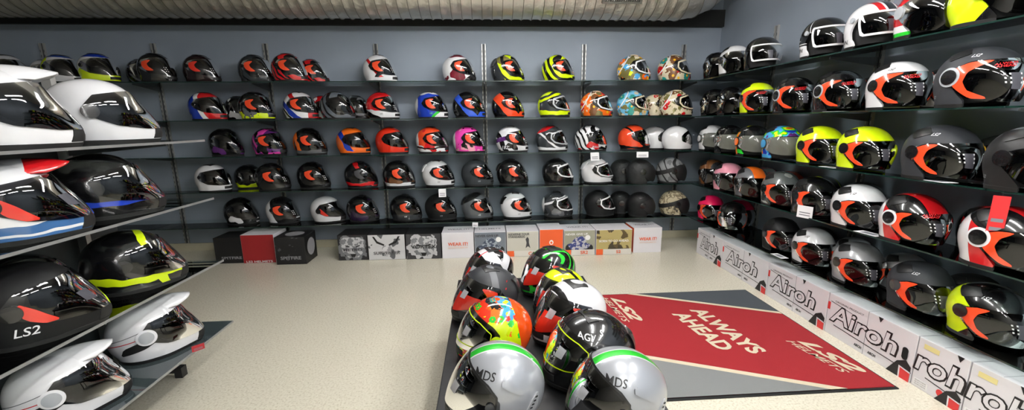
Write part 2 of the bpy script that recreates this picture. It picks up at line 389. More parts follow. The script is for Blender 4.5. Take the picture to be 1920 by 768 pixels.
        for lay in (0, .005):
            for i in range(NX+1):
                t = i/NX; x = -.050+t*.215; zc = .261+.016*math.sin(t*2.4)-.016*t*t; hw = .086-.026*t+.008*math.sin(t*PI)
                for j in range(NY+1):
                    s = -1+2*j/NY; edge = abs(s)**3
                    V.append((x-(.055*edge*t), s*hw, zc-.075*(s*hw/.09)**2*(1-.5*t)-.012*edge-lay))
        n = (NX+1)*(NY+1)
        for i in range(NX):
            for j in range(NY):
                a = i*(NY+1)+j; Fc.append((a, a+1, a+NY+2, a+NY+1)); Fc.append((n+a, n+a+NY+1, n+a+NY+2, n+a+1))
        for i in range(NX):
            for j in (0, NY): a = i*(NY+1)+j; Fc.append((a, a+NY+1, n+a+NY+1, n+a))
        for j in range(NY):
            for i in (0, NX): a = i*(NY+1)+j; Fc.append((a, a+1, n+a+1, n+a))
        me = bpy.data.meshes.new(part); me.from_pydata(V, [], Fc); me.polygons.foreach_set('use_smooth', [True]*len(Fc))
    elif part == 'side_panel': me = clip_shell(kind, [reg([(.04,.12),(-.03,.08),(-.11,.055),(-.10,.085),(-.02,.12)], .004)], .003, .004, side=side)
    elif part == 'goggle_strap': me = clip_shell(kind, [lambda x, y, z: abs(z-.10-.35*(x+.15))-.022, lambda x, y, z: x-.06], .005, .005)
    elif part == 'chin_strap':
        b = MB()
        for s in (-1, 1): b.tubepath([(.02, s*.095, .03), (.03, s*.10, -.002+.006), (.05, s*.07, .006), (.06, s*.02, .006)], .006, 6)
        me = b.mesh(part, True)
    me.update(); _hm[key] = me; return me
def logo_mesh(kind, body, x, z, Hh, sd, shear=.25, off=.0015, fat=.01, rot=0):
    key = (kind, body, x, z, Hh, sd, off, rot)
    if key in _hm: return _hm[key]
    V, Fc = text_verts(body, None, Hh, shear=shear, fat=fat); out = []
    c, s = math.cos(rot), math.sin(rot)
    for u, v in V:
        u, v = u*c-v*s, u*s+v*c
        ph, be = inv(kind, x+(u if sd < 0 else -u), z+v); out.append(surf(kind, ph, be*sd, off))
    me = bpy.data.meshes.new('logo'); me.from_pydata(out, [], Fc); me.update(); _hm[key] = me; return me
def slot(o, mats):
    me = o.data
    if not me.materials: me.materials.append(None)
    o.material_slots[0].link = 'OBJECT'; o.material_slots[0].material = mats
def hpart(root, kind, part, mat, name=None):
    for sd in ((-1, 1) if part in SIDED and not (part == 'top_vent' and kind in ('full', 'agv', 'adv')) else (0,)):
        o = link(name or part, hmesh(kind, part, sd), root); slot(o, mat)
    return o
RUB = flat('K', .6); LIN = flat((16,16,18), .9); VIS = glassy((88,88,96), .015, .02, 'visor_glass'); VISD = glassy((50,50,56), .02, .02, 'dark_visor')
VISM = glassy((160,162,154), .04, .06, 'milky_visor', .65); FILM = gloss(PAL['O']); FILMR = gloss((206,44,30)); WHT = flat('W', .5)
PRETTY = {'city': 'open_face_helmet', 'dome': 'open_face_helmet', 'shield': 'open_face_helmet', 'full': 'full_face_helmet', 'agv': 'full_face_helmet', 'jet': 'open_face_helmet', 'adv': 'peaked_helmet', 'bare': 'open_face_helmet'}
def helmet(kind, x, y, z, deg, shell, label, group, film=None, trim=None, visor=None, logo=None, pivot=None, ring=None, stickers=None, vent='K',
           sd=-1, spoiler=None, extra=(), sc=1.0, dots=False, pitch=0, roll=0, liner=None, words=False, eye=None, line=None, edge=None, lowtrim=None):
    r = empty(PRETTY[kind], (x, y, z+.0005), math.radians(deg), sc); r.rotation_euler = (math.radians(roll), math.radians(pitch), math.radians(deg))
    tag(r, label, 'helmet', group)
    sh = gloss(shell) if isinstance(shell, str) else shell
    hpart(r, kind, 'shell', sh); hpart(r, kind, 'liner', liner or LIN); hpart(r, kind, 'base_trim', lowtrim or RUB)
    P = POLY[kind]
    if kind != 'bare':
        v = hpart(r, kind, 'visor', visor or VIS)
        if film: hpart(r, kind, 'visor_film', film)
        if P['scoop']: hpart(r, kind, 'chin_vent', RUB)
        vent and hpart(r, kind, 'top_vent', flat(vent, .4))
        hpart(r, kind, 'pivot_cap', flat(pivot or 'K', .25, 0, .6))
        if ring: hpart(r, kind, 'pivot_ring', flat(ring, .3))
        if dots: hpart(r, kind, 'visor_dots', WHT)
        if stickers: hpart(r, kind, stickers+('R' if sd < 0 else 'L'), flat((176,176,182), .5) if 'bar' in stickers else flat((74,74,82), .4), 'visor_label')
        if words: hpart(r, kind, 'film_words', flat('R', .4), 'lettering')
        if eye: hpart(r, kind, 'visor_frame' if kind in ('jet', 'shield') else 'eye_trim', flat(eye, .4))
        if line: hpart(r, kind, 'eye_line', flat(line, .4))
    else:
        hpart(r, kind, 'chin_strap', RUB)
    if edge: hpart(r, kind, 'edge_trim', flat(edge, .4))
    if spoiler: hpart(r, kind, 'spoiler', flat(spoiler, .3, 0, .5))
    for e, mm in extra: hpart(r, kind, e, mm)
    if logo:
        for (body, c, lx, lz, hh) in (logo if isinstance(logo, list) else [logo]):
            lo = link('lettering', logo_mesh(kind, body, lx, lz, hh, sd), r); slot(lo, flat(c, .4))
    return r
# ------------------------------------------------------------------ the room
D = 4.625; XR = 2.633; XF = 2.202; YF = 4.194; XL = -6.2; YB = -3.0; TOP = 3.2
SZ = [1.792, 1.430, 1.076, .723, .357]
wallm, b = base_mat('wall_paint', .62, spec=.35)
t = wallm.node_tree; tc = t.nodes.new('ShaderNodeTexCoord'); n = t.nodes.new('ShaderNodeTexNoise'); n.inputs['Scale'].default_value = 1.3; n.inputs['Detail'].default_value = 6
rp = t.nodes.new('ShaderNodeValToRGB'); rp.color_ramp.elements[0].color = lin((134,144,156)); rp.color_ramp.elements[1].color = lin((146,156,169)); rp.color_ramp.elements[0].position = .3; rp.color_ramp.elements[1].position = .7
t.links.new(tc.outputs['Object'], n.inputs['Vector']); t.links.new(n.outputs['Fac'], rp.inputs[0]); t.links.new(rp.outputs[0], b.inputs['Base Color'])
floorm, b = base_mat('vinyl_floor', .22, spec=.5)
t = floorm.node_tree; tc = t.nodes.new('ShaderNodeTexCoord'); n = t.nodes.new('ShaderNodeTexNoise'); n.inputs['Scale'].default_value = 90; n.inputs['Detail'].default_value = 8; n.inputs['Roughness'].default_value = .75
rp = t.nodes.new('ShaderNodeValToRGB'); e = rp.color_ramp.elements; e[0].position = .36; e[0].color = lin((186,178,154)); e[1].position = .47; e[1].color = lin((220,214,196)); q = e.new(.66); q.color = lin((231,227,210))
n2 = t.nodes.new('ShaderNodeTexNoise'); n2.inputs['Scale'].default_value = 6; n2.inputs['Detail'].default_value = 3
mr = t.nodes.new('ShaderNodeMapRange'); mr.inputs[3].default_value = .14; mr.inputs[4].default_value = .34
t.links.new(tc.outputs['Object'], n.inputs['Vector']); t.links.new(tc.outputs['Object'], n2.inputs['Vector']); t.links.new(n.outputs['Fac'], rp.inputs[0]); t.links.new(rp.outputs[0], b.inputs['Base Color'])
b.inputs['Roughness'].default_value = .2
def slab(name, x0, x1, y0, y1, z0, z1, m):
    b = MB(); b.box(x0, x1, y0, y1, z0, z1); return struct(b.build(name, m))
slab('floor', XL, XR, YB, D, -.1, 0, floorm)
slab('ceiling', XL, XR, YB, D, TOP, TOP+.1, flat((205,205,205), .8, bump=.1, bs=20))
slab('wall_back', XL, XR+.1, D, D+.1, -.1, TOP, wallm)
slab('wall_right', XR, XR+.1, YB, D, -.1, TOP, wallm)
slab('wall_left', XL-.1, XL, YB, D, -.1, TOP, flat((90,96,104), .7, var=.05, bs=3))
slab('wall_front', XL, XR, YB-.1, YB, -.1, TOP, flat((215,215,212), .7, var=.05, bs=3))
crm = flat((196,190,168), .4, var=.04, bs=20)
slab('baseboard_back', XL, XR, D-.014, D, 0, .085, crm)
slab('baseboard_right', XR-.014, XR, YB, D-.014, 0, .085, crm)
slab('dark_band_1', XL, XR, D-.05, D, 2.388, 2.56, flat((24,26,26), .8, bump=.1, bs=30))  # near-black band along the top of the back wall, behind the duct
# ------------------------------------------------------------------ fluorescent battens hung above the shop floor
em = bpy.data.materials.new('lit_tube'); em.use_nodes = True; tn = em.node_tree; tn.nodes.clear(); eo = tn.nodes.new('ShaderNodeOutputMaterial'); ee = tn.nodes.new('ShaderNodeEmission')
ee.inputs[0].default_value = (1, .985, .95, 1); ee.inputs[1].default_value = LAMP_W; tn.links.new(ee.outputs[0], eo.inputs[0])
for (lx, ly, lz, trn) in LAMPS:
    r = empty('ceiling_lamp', (lx, ly, lz), PI/2*trn); tag(r, 'twin tube fluorescent lamp, %s row of four, %s one of its pair' % ({2.75: 'first', 1.1: 'second', -.6: 'third', -2.2: 'last'}[ly], 'left' if lx < 1 else 'right'), 'lamp', 'fluorescent lamps')
    mb = MB(); mb.box(-.09, .09, -.65, .65, .03, .08); mb.build('housing', flat('W', .5), r)
    for s in (-1, 1):
        mb = MB(); mb.tubepath([(s*.05, -.6, 0), (s*.05, .6, 0)], .014, 8); mb.build('tube', em, r, True)
        mb = MB(); mb.box(s*.05-.01, s*.05+.01, .60, .63, -.015, .03); mb.box(s*.05-.01, s*.05+.01, -.63, -.60, -.015, .03); mb.build('tube_holder', flat('W', .5), r)
# ------------------------------------------------------------------ air duct
foil, b = base_mat('duct_foil', .32, .85)
t = foil.node_tree; b.inputs['Base Color'].default_value = (.62, .60, .55, 1)
tc = t.nodes.new('ShaderNodeTexCoord'); n = t.nodes.new('ShaderNodeTexNoise'); n.inputs['Scale'].default_value = 7; n.inputs['Detail'].default_value = 6
bp = t.nodes.new('ShaderNodeBump'); bp.inputs['Strength'].default_value = .6; bp.inputs['Distance'].default_value = .04
t.links.new(tc.outputs['Object'], n.inputs['Vector']); t.links.new(n.outputs['Fac'], bp.inputs['Height']); t.links.new(bp.outputs[0], b.inputs['Normal'])
duct = empty('air_duct', (-2, 4.18, 2.665)); tag(duct, 'silver foil ribbed air duct running along the top of the back wall', 'duct')
Rd = .30; path = [Vector((-4.1+i*.0238*1.0, 0, 0)) for i in range(int(8.0/.0238))]
x_end = path[-1].x; rb = .42
for k in range(1, 28):
    a = k*(PI/2)/27; path.append(Vector((x_end+rb*math.sin(a), 0, rb*(1-math.cos(a)))))
rads = [Rd+.007*max(0, math.cos(i*2*PI/4)) - (.0) for i in range(len(path))]
mb = MB(); mb.tubepath(path, rads, 48, close=False); mb.build('duct_skin', foil, duct, True)
mb = MB()
for i in range(0, len(path), 4):
    if i < len(path)-1:
        p = path[i]; d = (path[i+1]-p).normalized(); u = Vector((0, 1, 0)); v = d.cross(u); pts = [p+(u*math.cos(2*PI*j/40)+v*math.sin(2*PI*j/40))*(Rd+.010) for j in range(41)]
        mb.tubepath(pts, .0028, 5, close=False)
o = mb.build('wire_ribs', flat((120,118,108), .4, .6), duct, True)
def vent(x, wdt, label):
    r = empty('air_vent', (x, 3.905, 2.515)); r.rotation_euler = (math.radians(30), 0, 0); tag(r, label, 'vent', 'grilles set into the air duct')
    gm = flat((104,104,98), .45, .5); mb = MB(); h = .082
    for bx in ((-wdt, wdt, h-.018, h), (-wdt, wdt, -h, -h+.018), (-wdt, -wdt+.018, -h+.018, h-.018), (wdt-.018, wdt, -h+.018, h-.018)): mb.box(bx[0], bx[1], -.012, .09, bx[2], bx[3])
    mb.build('frame', gm, r)
    mb = MB(); mb.box(-wdt+.01, wdt-.01, .03, .034, -h+.01, h-.01); mb.build('backing', flat('K', .9), r)
    mb = MB(); n = int(wdt*2/.022)
    for i in range(n): x0 = -wdt+.02+i*(2*wdt-.04)/n; mb.box(x0, x0+.005, -.006, .028, -h+.018, h-.018)
    mb.build('slats', gm, r); return r
vent(1.275, .185, 'grey metal louvre grille in the duct above the right half of the back wall')
vent(-2.75, .17, 'dim grey louvre grille in the duct above the far left of the back wall')
# ------------------------------------------------------------------ shelving: uprights with their brackets, panes of glass
chrome = flat((176,176,174), .34, .45); steel = flat((120,124,126), .35, .8); darkm = flat((30,32,34), .5, .3)
def upright(x, y, rz, label, group, z0=.09, z1=2.21, depth=.36):
    """local -Y points into the room"""
    r = empty('shelf_upright', (x, y, z0), rz); tag(r, label, 'shelf upright', group); mb = MB(); h = z1-z0
    for s in (-1, 1): mb.box(s*.018-.005, s*.018+.005, -.022, -.001, 0, h)
    for s in (-1, 1):
        for k in range(int(h/.05)-1): mb.box(s*.018-.002, s*.018+.002, -.0228, -.0215, .03+k*.05, .055+k*.05, 1)
    mb.build('channel', [chrome, flat('K', .8)], r); mb = MB(); mb.box(-.0128, .0128, -.006, -.001, 0, h); mb.build('recess', flat((70,72,74), .5, .5), r)
    for z in SZ:
        mb = MB(); zz = z-z0-.009
        mb.prism([(-.022, zz-.055), (-.022, zz), (-depth, zz), (-depth, zz-.012)], 0, -.004, .004); mb.build('bracket', steel, r)
    return r
PX = [-4.4355, -3.3728, -2.2647, -1.1389, -.0008, 1.094, 2.2172]
wn = ['far left, beside the yellow and white helmets', 'second from its left end', 'left of the black and red helmets', 'behind the white and red helmet',
      'between the white helmet and the green helmet', 'right of the black and yellow helmet', 'at the right end, beside the flowered helmets']
for i, px in enumerate(PX): upright(px, D, 0, 'slotted chrome shelf upright on the back wall, '+wn[i], 'chrome uprights of the back wall')
PY = [3.702, 2.666, 1.63, .6]
wn = ['by the black helmet nearest the corner', 'behind the white helmet with red stripe', 'behind the big matte black helmet', 'nearest the camera']
for i, py in enumerate(PY[:3]): upright(XR, py, -PI/2, 'slotted chrome shelf upright on the right wall, '+wn[i], 'chrome uprights of the right wall')
gls = glassy((244,250,248), .01, .02, 'shelf_glass', ior=1.22); ged = flat((16,44,38), .15, 0, .6)
def pane(x0, x1, y0, y1, z, label, group, edge='y0'):
    """glass with its dark green polished edge as a part"""
    r = empty('glass_shelf', ((x0+x1)/2, (y0+y1)/2, z-.008)); tag(r, label, 'shelf', group)
    dx, dy = (x1-x0)/2, (y1-y0)/2; mb = MB(); mb.box(-dx, dx, -dy, dy, 0, .0078); mb.build('glass_pane', gls, r)
    mb = MB()
    if edge == 'y0': mb.box(-dx, dx, -dy-.0015, -dy-.0002, 0, .0078)
    elif edge == 'x0': mb.box(-dx-.0015, -dx-.0002, -dy, dy, 0, .0078)
    else: mb.box(dx+.0002, dx+.0015, -dy, dy, 0, .0078)
    mb.build('polished_edge', ged, r); return r
ordn = ['top', 'second', 'third', 'fourth', 'lowest']; bay = ['far left', 'second', 'third', 'middle', 'fifth', 'right hand', 'corner']
for k, z in enumerate(SZ):
    xs = [-5.5]+PX[1:6]+[XR-.01]
    for i in range(6):
        pane(xs[i]+.003, xs[i+1]-.003, YF, D-.025, z, '%s bay pane of the %s glass shelf on the back wall' % (bay[i].capitalize() if i else 'Far left', ordn[k]), 'glass shelves of the back wall')
    ys = [4.186, 3.702, 2.666, 1.63, .75]; nm = ['corner', 'second', 'third', 'nearest']
    for i in range(4):
        pane(XF, XR-.025, ys[i+1]+.003, ys[i]-.003, z, '%s bay pane of the %s glass shelf on the right wall' % (nm[i].capitalize(), ordn[k]), 'glass shelves of the right wall', 'x0')
# ------------------------------------------------------------------ the red mat
mat = empty('floor_mat', (1.4675, 2.388, 0)); tag(mat, 'red and grey floor mat with a slogan lying on the cream floor', 'mat')
def carpet(c): return flat(c, .95, bump=.35, bs=450, var=.05)
mb = MB(); mb.box(-.655, .655, -.640, .640, 0, .006); mb.build('rubber_border', flat('K', .8), mat)
def mpoly(name, pts, z, m):
    mb = MB(); mb.prism([(x-1.4675, y-2.388) for x, y in pts], 2, .006, z, 0); return mb.build(name, m, mat)
mpoly('red_pile', [(.825,1.762),(2.11,1.762),(2.11,3.014),(.825,3.014)], .010, carpet((150,26,34)))
mpoly('dark_grey_corner', [(1.19,3.014),(2.11,3.014),(2.11,2.615)], .0108, carpet((66,72,78)))
mpoly('light_grey_corner', [(.825,1.762),(1.76,1.762),(.825,2.150)], .0108, carpet((122,124,124)))
cr = carpet((214,202,176))
mpoly('cream_stripe', [(1.12,3.014),(1.19,3.014),(2.11,2.615),(2.11,2.585)], .0112, cr)
mpoly('cream_stripe', [(.825,2.150),(.825,2.185),(1.85,1.762),(1.76,1.762)], .0112, cr)
def mtext(body, cx, cy, r, L, Hh, **kw):
    u = (-r[1], r[0]); lettering('lettering', body, cr, (cx-1.4675, cy-2.388, .0118), (r[0], r[1], 0), (u[0], u[1], 0), L, Hh, mat, **kw)
mtext('ALWAYS', 1.575, 2.41, (.14,-.99), .60, .118, fat=.035, shear=0)
mtext('AHEAD', 1.412, 2.41, (.14,-.99), .50, .118, fat=.035, shear=0)
mtext('LS2', 2.01, 2.055, (.20,-.98), .36, .085, fat=.04, shear=.4); mtext('HELMETS', 1.925, 2.06, (.20,-.98), .36, .045, fat=.01, shear=.4)
mtext('LS2', 1.02, 2.76, (.10,-.99), .40, .085, fat=.04, shear=.4); mtext('HELMETS', .935, 2.76, (.10,-.99), .42, .045, fat=.01, shear=.4)
# ------------------------------------------------------------------ black display table
TBX, TBY = .21, 1.68
tb = empty('display_table', (TBX, TBY, 0)); tag(tb, 'low black display table carrying two rows of helmets', 'table')
blk = flat((20,21,24), .45, bump=.05, bs=80)
mb = MB(); mb.box(-.405, .405, -.80, .79, .365, .398); mb.build('tabletop', blk, tb, bevel=.004)
mb = MB(); mb.box(-.37, .37, -.76, .75, .30, .365); mb.build('apron', blk, tb)
for sx in (-1, 1):
    for sy in (-1, 1):
        mb = MB(); mb.box(sx*.35-.02, sx*.35+.02, sy*.73-.02, sy*.73+.02, 0, .30); mb.build('leg', blk, tb)
# ------------------------------------------------------------------ left display rack
RX0, RX1, RY0, RY1 = -1.98, -1.45, .35, 2.215
rk = empty('display_rack', (-1.75, 1.3, 0)); tag(rk, 'free standing rack with four glass shelves and chrome posts at left', 'rack')
for (y) in (.6, 2.0):
    for x in (-1.93,):
        mb = MB(); mb.box(x-.02+1.75, x+.02+1.75, y-.012-1.3, y+.012-1.3, .06, 1.62); mb.build('post', chrome, rk)
    mb = MB(); mb.box(-1.95+1.75, -1.72+1.75, y+.145-1.3, y+.185-1.3, .03, .06); mb.box(-1.76+1.75, -1.72+1.75, y+.145-1.3, y+.185-1.3, 0, .03); mb.box(-1.95+1.75, -1.91+1.75, y-.012-1.3, y+.185-1.3, 0, .06)
    mb.build('foot', blk, rk)
    for z in (1.31, 1.007, .662, .30):
        mb = MB(); mb.prism([(-.16, z-.06), (-.16, z-.009), (.27, z-.009), (.27, z-.02)], 1, y-1.3-.004, y-1.3+.004); mb.build('bracket', steel, rk)
mb = MB(); mb.box(-1.99+1.75, -1.96+1.75, RY0-1.3, RY1-1.3, .10, 1.40); mb.build('back_panel', flat((40,46,50), .5), rk)
chr2 = flat((150,152,152), .3, .5)
gdk = glassy((120,136,140), .06, .03, 'rack_glass', .8)
for z, x1 in ((1.31, RX1), (1.007, RX1), (.662, RX1), (.30, RX1)):
    mb = MB(); mb.box(RX0+.03+1.75, x1+1.75, RY0-1.3, RY1-1.3, z-.008, z-.0002); o = mb.build('glass_pane', gdk if z < .4 else gls, rk)
    mb = MB(); mb.box(x1+1.75+.0003, x1+1.75+.0035, RY0-1.3, RY1-1.3, z-.010, z+.0005); mb.build('polished_edge', chr2, rk)
# ------------------------------------------------------------------ cartons
card = flat((222,220,226), .6, var=.02, bs=10)
def carton(x, y, wx, wy, h, label, group, m=None, rz=0):
    """wx by wy by h box standing on the floor, origin at the centre of its base, flaps meeting on top"""
    r = empty('helmet_box', (x, y, 0), rz); tag(r, label, 'box', group)
    mb = MB(); mb.box(-wx/2, wx/2, -wy/2, wy/2, 0, h); mb.build('carton', m or card, r, bevel=.003); return r
blkl = flat((22,22,26), .5); redl = flat((206,50,52), .5); grl = flat((120,120,128), .6); tape = flat((226,214,150), .5)
def airoh(y1, y0, label, kind=0):
    wy = y1-y0-.006; wx = .40; h = .275; r = carton(2.228+wx/2, (y0+y1)/2, wx, wy, h, label, 'white helmet boxes along the right wall')
    X = -wx/2-.0012; rd = (0, -1, 0); u = (0, 0, 1); n0 = (X, 0, 0)
    full = kind == 0; ww = .46 if full else wy*.98
    # seams
    mb = MB(); mb.box(X+.0002, X+.0011, -.0012, .0012, 0, h) if full else None
    mb.box(-wx/2+.002, wx/2-.002, -.001, .001, h, h+.0006); mb.build('flap_seam', flat((150,150,158), .7), r)
    body = 'Airoh' if full else 'roh'
    cy = .03 if full else 0
    L = .43 if full else .215
    if label.startswith('Short'): L = .30; cy = .0
    lettering('lettering_outline', body, blkl, (X, cy, .155), rd, (0, .0, 1), L+.022, .128, r, fat=.05, shear=.12)
    lettering('lettering', body, card, (X-.0008, cy, .155), rd, u, L, .108, r, fat=.012, shear=.12)
    mb = MB(); yy = wy/2
    mb.quad([(X, yy-.06, .074), (X, -yy+.0, .054), (X, -yy+.0, .0585), (X, yy-.06, .079)])
    if full: mb.quad([(X, yy-.02, .222), (X, yy-.2, .205), (X, yy-.2, .2075), (X, yy-.02, .226)])
    mb.build('pinstripe', blkl, r)
    # corner emblem: black sail with red shield, white gap between
    e0 = -yy+.004 if full else -yy+.004
    s = 1 if full else .85
    mb = MB(); mb.quad([(X-.001, e0+.125*s, .0), (X-.001, e0+.0, .0), (X-.001, e0, .085*s), (X-.001, e0+.03*s, .112*s), (X-.001, e0+.075*s, .085*s)]); mb.build('emblem', blkl, r)
    mb = MB(); mb.quad([(X-.0016, e0+.058*s, .0), (X-.0016, e0, .0), (X-.0016, e0, .058*s), (X-.0016, e0+.062*s, .066*s)]); mb.build('emblem_gap', card, r)
    mb = MB(); mb.quad([(X-.0022, e0+.050*s, .0), (X-.0022, e0, .0), (X-.0022, e0, .050*s), (X-.0022, e0+.053*s, .058*s)]); mb.build('emblem_shield', redl, r)
    if full:
        lettering('small_print', 'ORIGINAL PRODUCT', blkl, (X, yy-.15, .236), rd, u, .20, .012, r, fat=0)
        mb = MB(); mb.box(X-.0008, X+.0005, yy-.018, yy, .165, .215); mb.build('red_tab', redl, r)
        for k in (-.035, .055): lettering('small_print', 'AIROH', blkl, (X, k-.02, .033), rd, u, .05, .018, r, fat=.03)
    else:
        mb = MB(); mb.box(X-.0008, X+.0005, yy-.10, yy-.03, .225, .25); mb.build('tape_piece', tape, r)
        mb = MB(); mb.box(X-.0008, X+.0005, yy-.08, yy-.01, .010, .05); mb.build('white_label', flat((235,235,238), .5), r)
        for k in range(3): lettering('small_print', 'HELMETS EUROPE', grl, (X-.0014, yy-.045, .042-k*.011), rd, u, .055, .006, r, fat=0)
        mb = MB(); mb.quad([(X-.0008, yy-.135+.016*math.cos(2*PI*i/16), .042+.018*math.sin(2*PI*i/16)) for i in range(16)]); mb.build('red_stamp', redl, r)
    if 'hand hole' in label:
        mb = MB(); mb.quad([(X-.0026, -yy+.045+.016*math.cos(a), (.165 if math.sin(a) > 0 else .125)+.016*math.sin(a)) for a in [2*PI*(i+.5)/20 for i in range(20)]]); mb.build('hand_hole', flat((6,6,8), .9), r)
    mb = MB(); mb.quad([(X-.001, -.04*(1 if full else 1)-.02, h-.001), (X-.001, -.09, h-.001), (X-.001, -.075, h-.032)]); mb.build('punched_flap', blkl, r)
    # print on the top face
    lettering('lettering_outline', 'Airoh', grl, (.03, 0, h+.0008), rd, (1, 0, 0), min(.30, wy*.8), .075, r, fat=.05, shear=.12)
    lettering('lettering', 'Airoh', flat((196,196,202), .6), (.03, 0, h+.0016), rd, (1, 0, 0), min(.30, wy*.8)-.014, .062, r, fat=.012, shear=.12)
    return r
airoh(4.03, 3.56, 'Short looking white helmet box nearest the back wall corner')
airoh(3.56, 2.925, 'White helmet box with yellow sticker, second from the back wall')
airoh(2.925, 2.35, 'White helmet box beside the back corner of the red mat')
airoh(2.35, 1.79, 'White helmet box beside the long right edge of the red mat with a hand hole')
airoh(1.79, 1.557, 'Narrow white helmet box with white label and round red stamp', 1)
airoh(1.557, 1.325, 'Narrow white helmet box at the bottom right corner of the photo', 1)
airoh(1.325, .9, 'White helmet box cut off by the right edge of the photo')
def noise_art(base_c, c2, sc, lo, hi=2): return gfx(base_c, (('n', sc, lo, hi, c2),), rough=.5, coat=0)
def bbox_(x0, x1, y, h, label, front, texts=(), shapes=(), body=None, dep=.27, top=None, rz=0, group='helmet boxes on the floor under the back wall'):
    w = x1-x0-.006; r = carton((x0+x1)/2, y+dep/2, w, dep, h, label, group, body or card, rz)
    Yf = -dep/2-.001
    if front:
        mb = MB(); mb.box(-w/2+.003, w/2-.003, Yf, Yf+.0008, .003, h-.003); mb.build('printed_front', front, r)
    for (nm, pts, m) in shapes:
        mb = MB(); mb.quad([(px, Yf-.0008-.0004*len(r.children)*.5, pz) for px, pz in pts]); mb.build(nm, m, r)
    for (body_, m, cx, cz, L, Hh) in texts: lettering('lettering', body_, m, (cx, Yf-.006, cz), (1, 0, 0), (0, 0, 1), L, Hh, r, fat=.02)
    if top: lettering('lettering', top, grl, (0, 0, h+.001), (1, 0, 0), (0, 1, 0), w*.7, .05, r, fat=.02)
    return r
blkc = flat((20,20,22), .45); grey = flat((150,150,154), .6); orl = flat((226,92,40), .5); wh = flat((235,235,235), .5); dgr = flat((60,60,64), .6)
face = [('printed_face', [(-.13,.20),(-.09,.245),(.09,.245),(.13,.20),(.10,.08),(.05,.03),(-.05,.03),(-.10,.08)], noise_art((120,122,126), (190,190,194), 22, .5)),
        ('printed_eyes', [(-.075,.165),(-.03,.15),(-.035,.14),(-.07,.15)], blkc), ('printed_eyes', [(.075,.165),(.03,.15),(.035,.14),(.07,.15)], blkc), ('printed_muzzle', [(-.03,.07),(.03,.07),(.018,.035),(-.018,.035)], blkc)]
stag = [('printed_face', [(-.05,.12),(-.035,.155),(.035,.155),(.05,.12),(.03,.04),(-.03,.04)], noise_art((150,150,154), (210,210,214), 24, .5)),
        ('printed_antler', [(-.03,.15),(-.10,.18),(-.14,.25),(-.12,.25),(-.09,.20),(-.02,.165)], blkc), ('printed_antler', [(.03,.15),(.10,.18),(.14,.25),(.12,.25),(.09,.20),(.02,.165)], blkc)]
bbox_(-1.542, -1.238, 4.105, .27, 'Black helmet box with a pale masked face, left end of the row', noise_art((34,34,38), (110,112,116), 9, .53), [('METRO', dgr, 0, .115, .19, .03)], face, blkc)
bbox_(-1.235, -.852, 4.09, .27, 'Black and white helmet box with stag print', noise_art((205,205,208), (90,92,96), 8, .60), [('SUBVERTER', dgr, 0, .075, .27, .03)], stag, blkc)
bbox_(-.849, -.482, 4.08, .27, 'Black helmet box with a grey wolf face print', noise_art((56,56,60), (190,190,194), 9, .52), [('VORTEX', blkc, 0, .135, .26, .04)], face, blkc)
bbox_(-.479, -.144, 4.07, .275, 'White box printed WEAR IT! beside the wolf face box', None, [('WEAR IT!', orl, 0, .155, .205, .036), ('#GOSCHUBERTH', flat((226,190,170), .5), 0, .115, .20, .014)], (), card, top='WEAR IT!')
rider = lambda c1, c2: [('printed_wheel', [(-.10+.05*math.cos(2*PI*i/14), .085+.05*math.sin(2*PI*i/14)) for i in range(14)], blkc), ('printed_wheel', [(.10+.045*math.cos(2*PI*i/14), .08+.045*math.sin(2*PI*i/14)) for i in range(14)], blkc),
        ('printed_motorcycle', [(-.13,.12),(-.05,.16),(.04,.15),(.12,.12),(.09,.08),(.0,.06),(-.09,.07)], gfx(c1, (('n', 30, .5, 2, c2),), .5, 0)),
        ('printed_rider', [(-.08,.155),(-.04,.20),(.03,.215),(.075,.19),(.07,.15),(.01,.14)], gfx(c2, (('n', 34, .5, 2, c1),), .5, 0)), ('printed_helmet', [(.085+.028*math.cos(2*PI*i/14), .195+.028*math.sin(2*PI*i/14)) for i in range(14)], wh)]
strip = lambda w: [('orange_corner', [(-w/2+.004,.004),(-w/2+.075,.004),(-w/2+.075,.065),(-w/2+.004,.065)], orl), ('white_strip', [(-w/2+.078,.004),(w/2-.004,.004),(w/2-.004,.065),(-w/2+.078,.065)], flat((214,210,204), .5))]
sky = gfx((128,136,144), (('b',0,0,1,.02,8,-1,.0,(110,112,112)),), .5, 0)
bbox_(-.141, .190, 4.06, .275, 'Grey box printed NEVER GIVE UP, half hidden by table helmets', flat((112,120,130), .5), [('NEVER GIVE UP.', dgr, -.03, .238, .24, .024)], rider((60,70,90), (150,160,170)), card, top='HELMETS')
bbox_(.193, .533, 4.06, .275, 'Box printed REDEFINE YOUR STANDARDS with a walker on a dune', gfx((196,194,184), (('b',.25,0,1,.05,10,-1,.02,(140,118,92)),), .5, 0), [('REDEFINE YOUR\nSTANDARDS.', dgr, -.04, .232, .22, .05), ('C4', orl, .09, .035, .06, .036)],
      [('printed_person', [(.03,.09),(.04,.15),(.03,.19),(.05,.215),(.065,.19),(.065,.15),(.08,.09),(.06,.11),(.05,.11)], dgr)]+strip(.334), card)
bbox_(.536, .790, 4.05, .29, 'Plain orange helmet box with a small white emblem', orl, [('SCHUBERTH', wh, 0, .09, .13, .018)], [('emblem', [(.022*math.cos(2*PI*i/14), .15+.026*math.sin(2*PI*i/14)) for i in range(14)], wh), ('emblem', [(.012*math.cos(2*PI*i/12), .147+.014*math.sin(2*PI*i/12)) for i in range(12)], orl)], card)
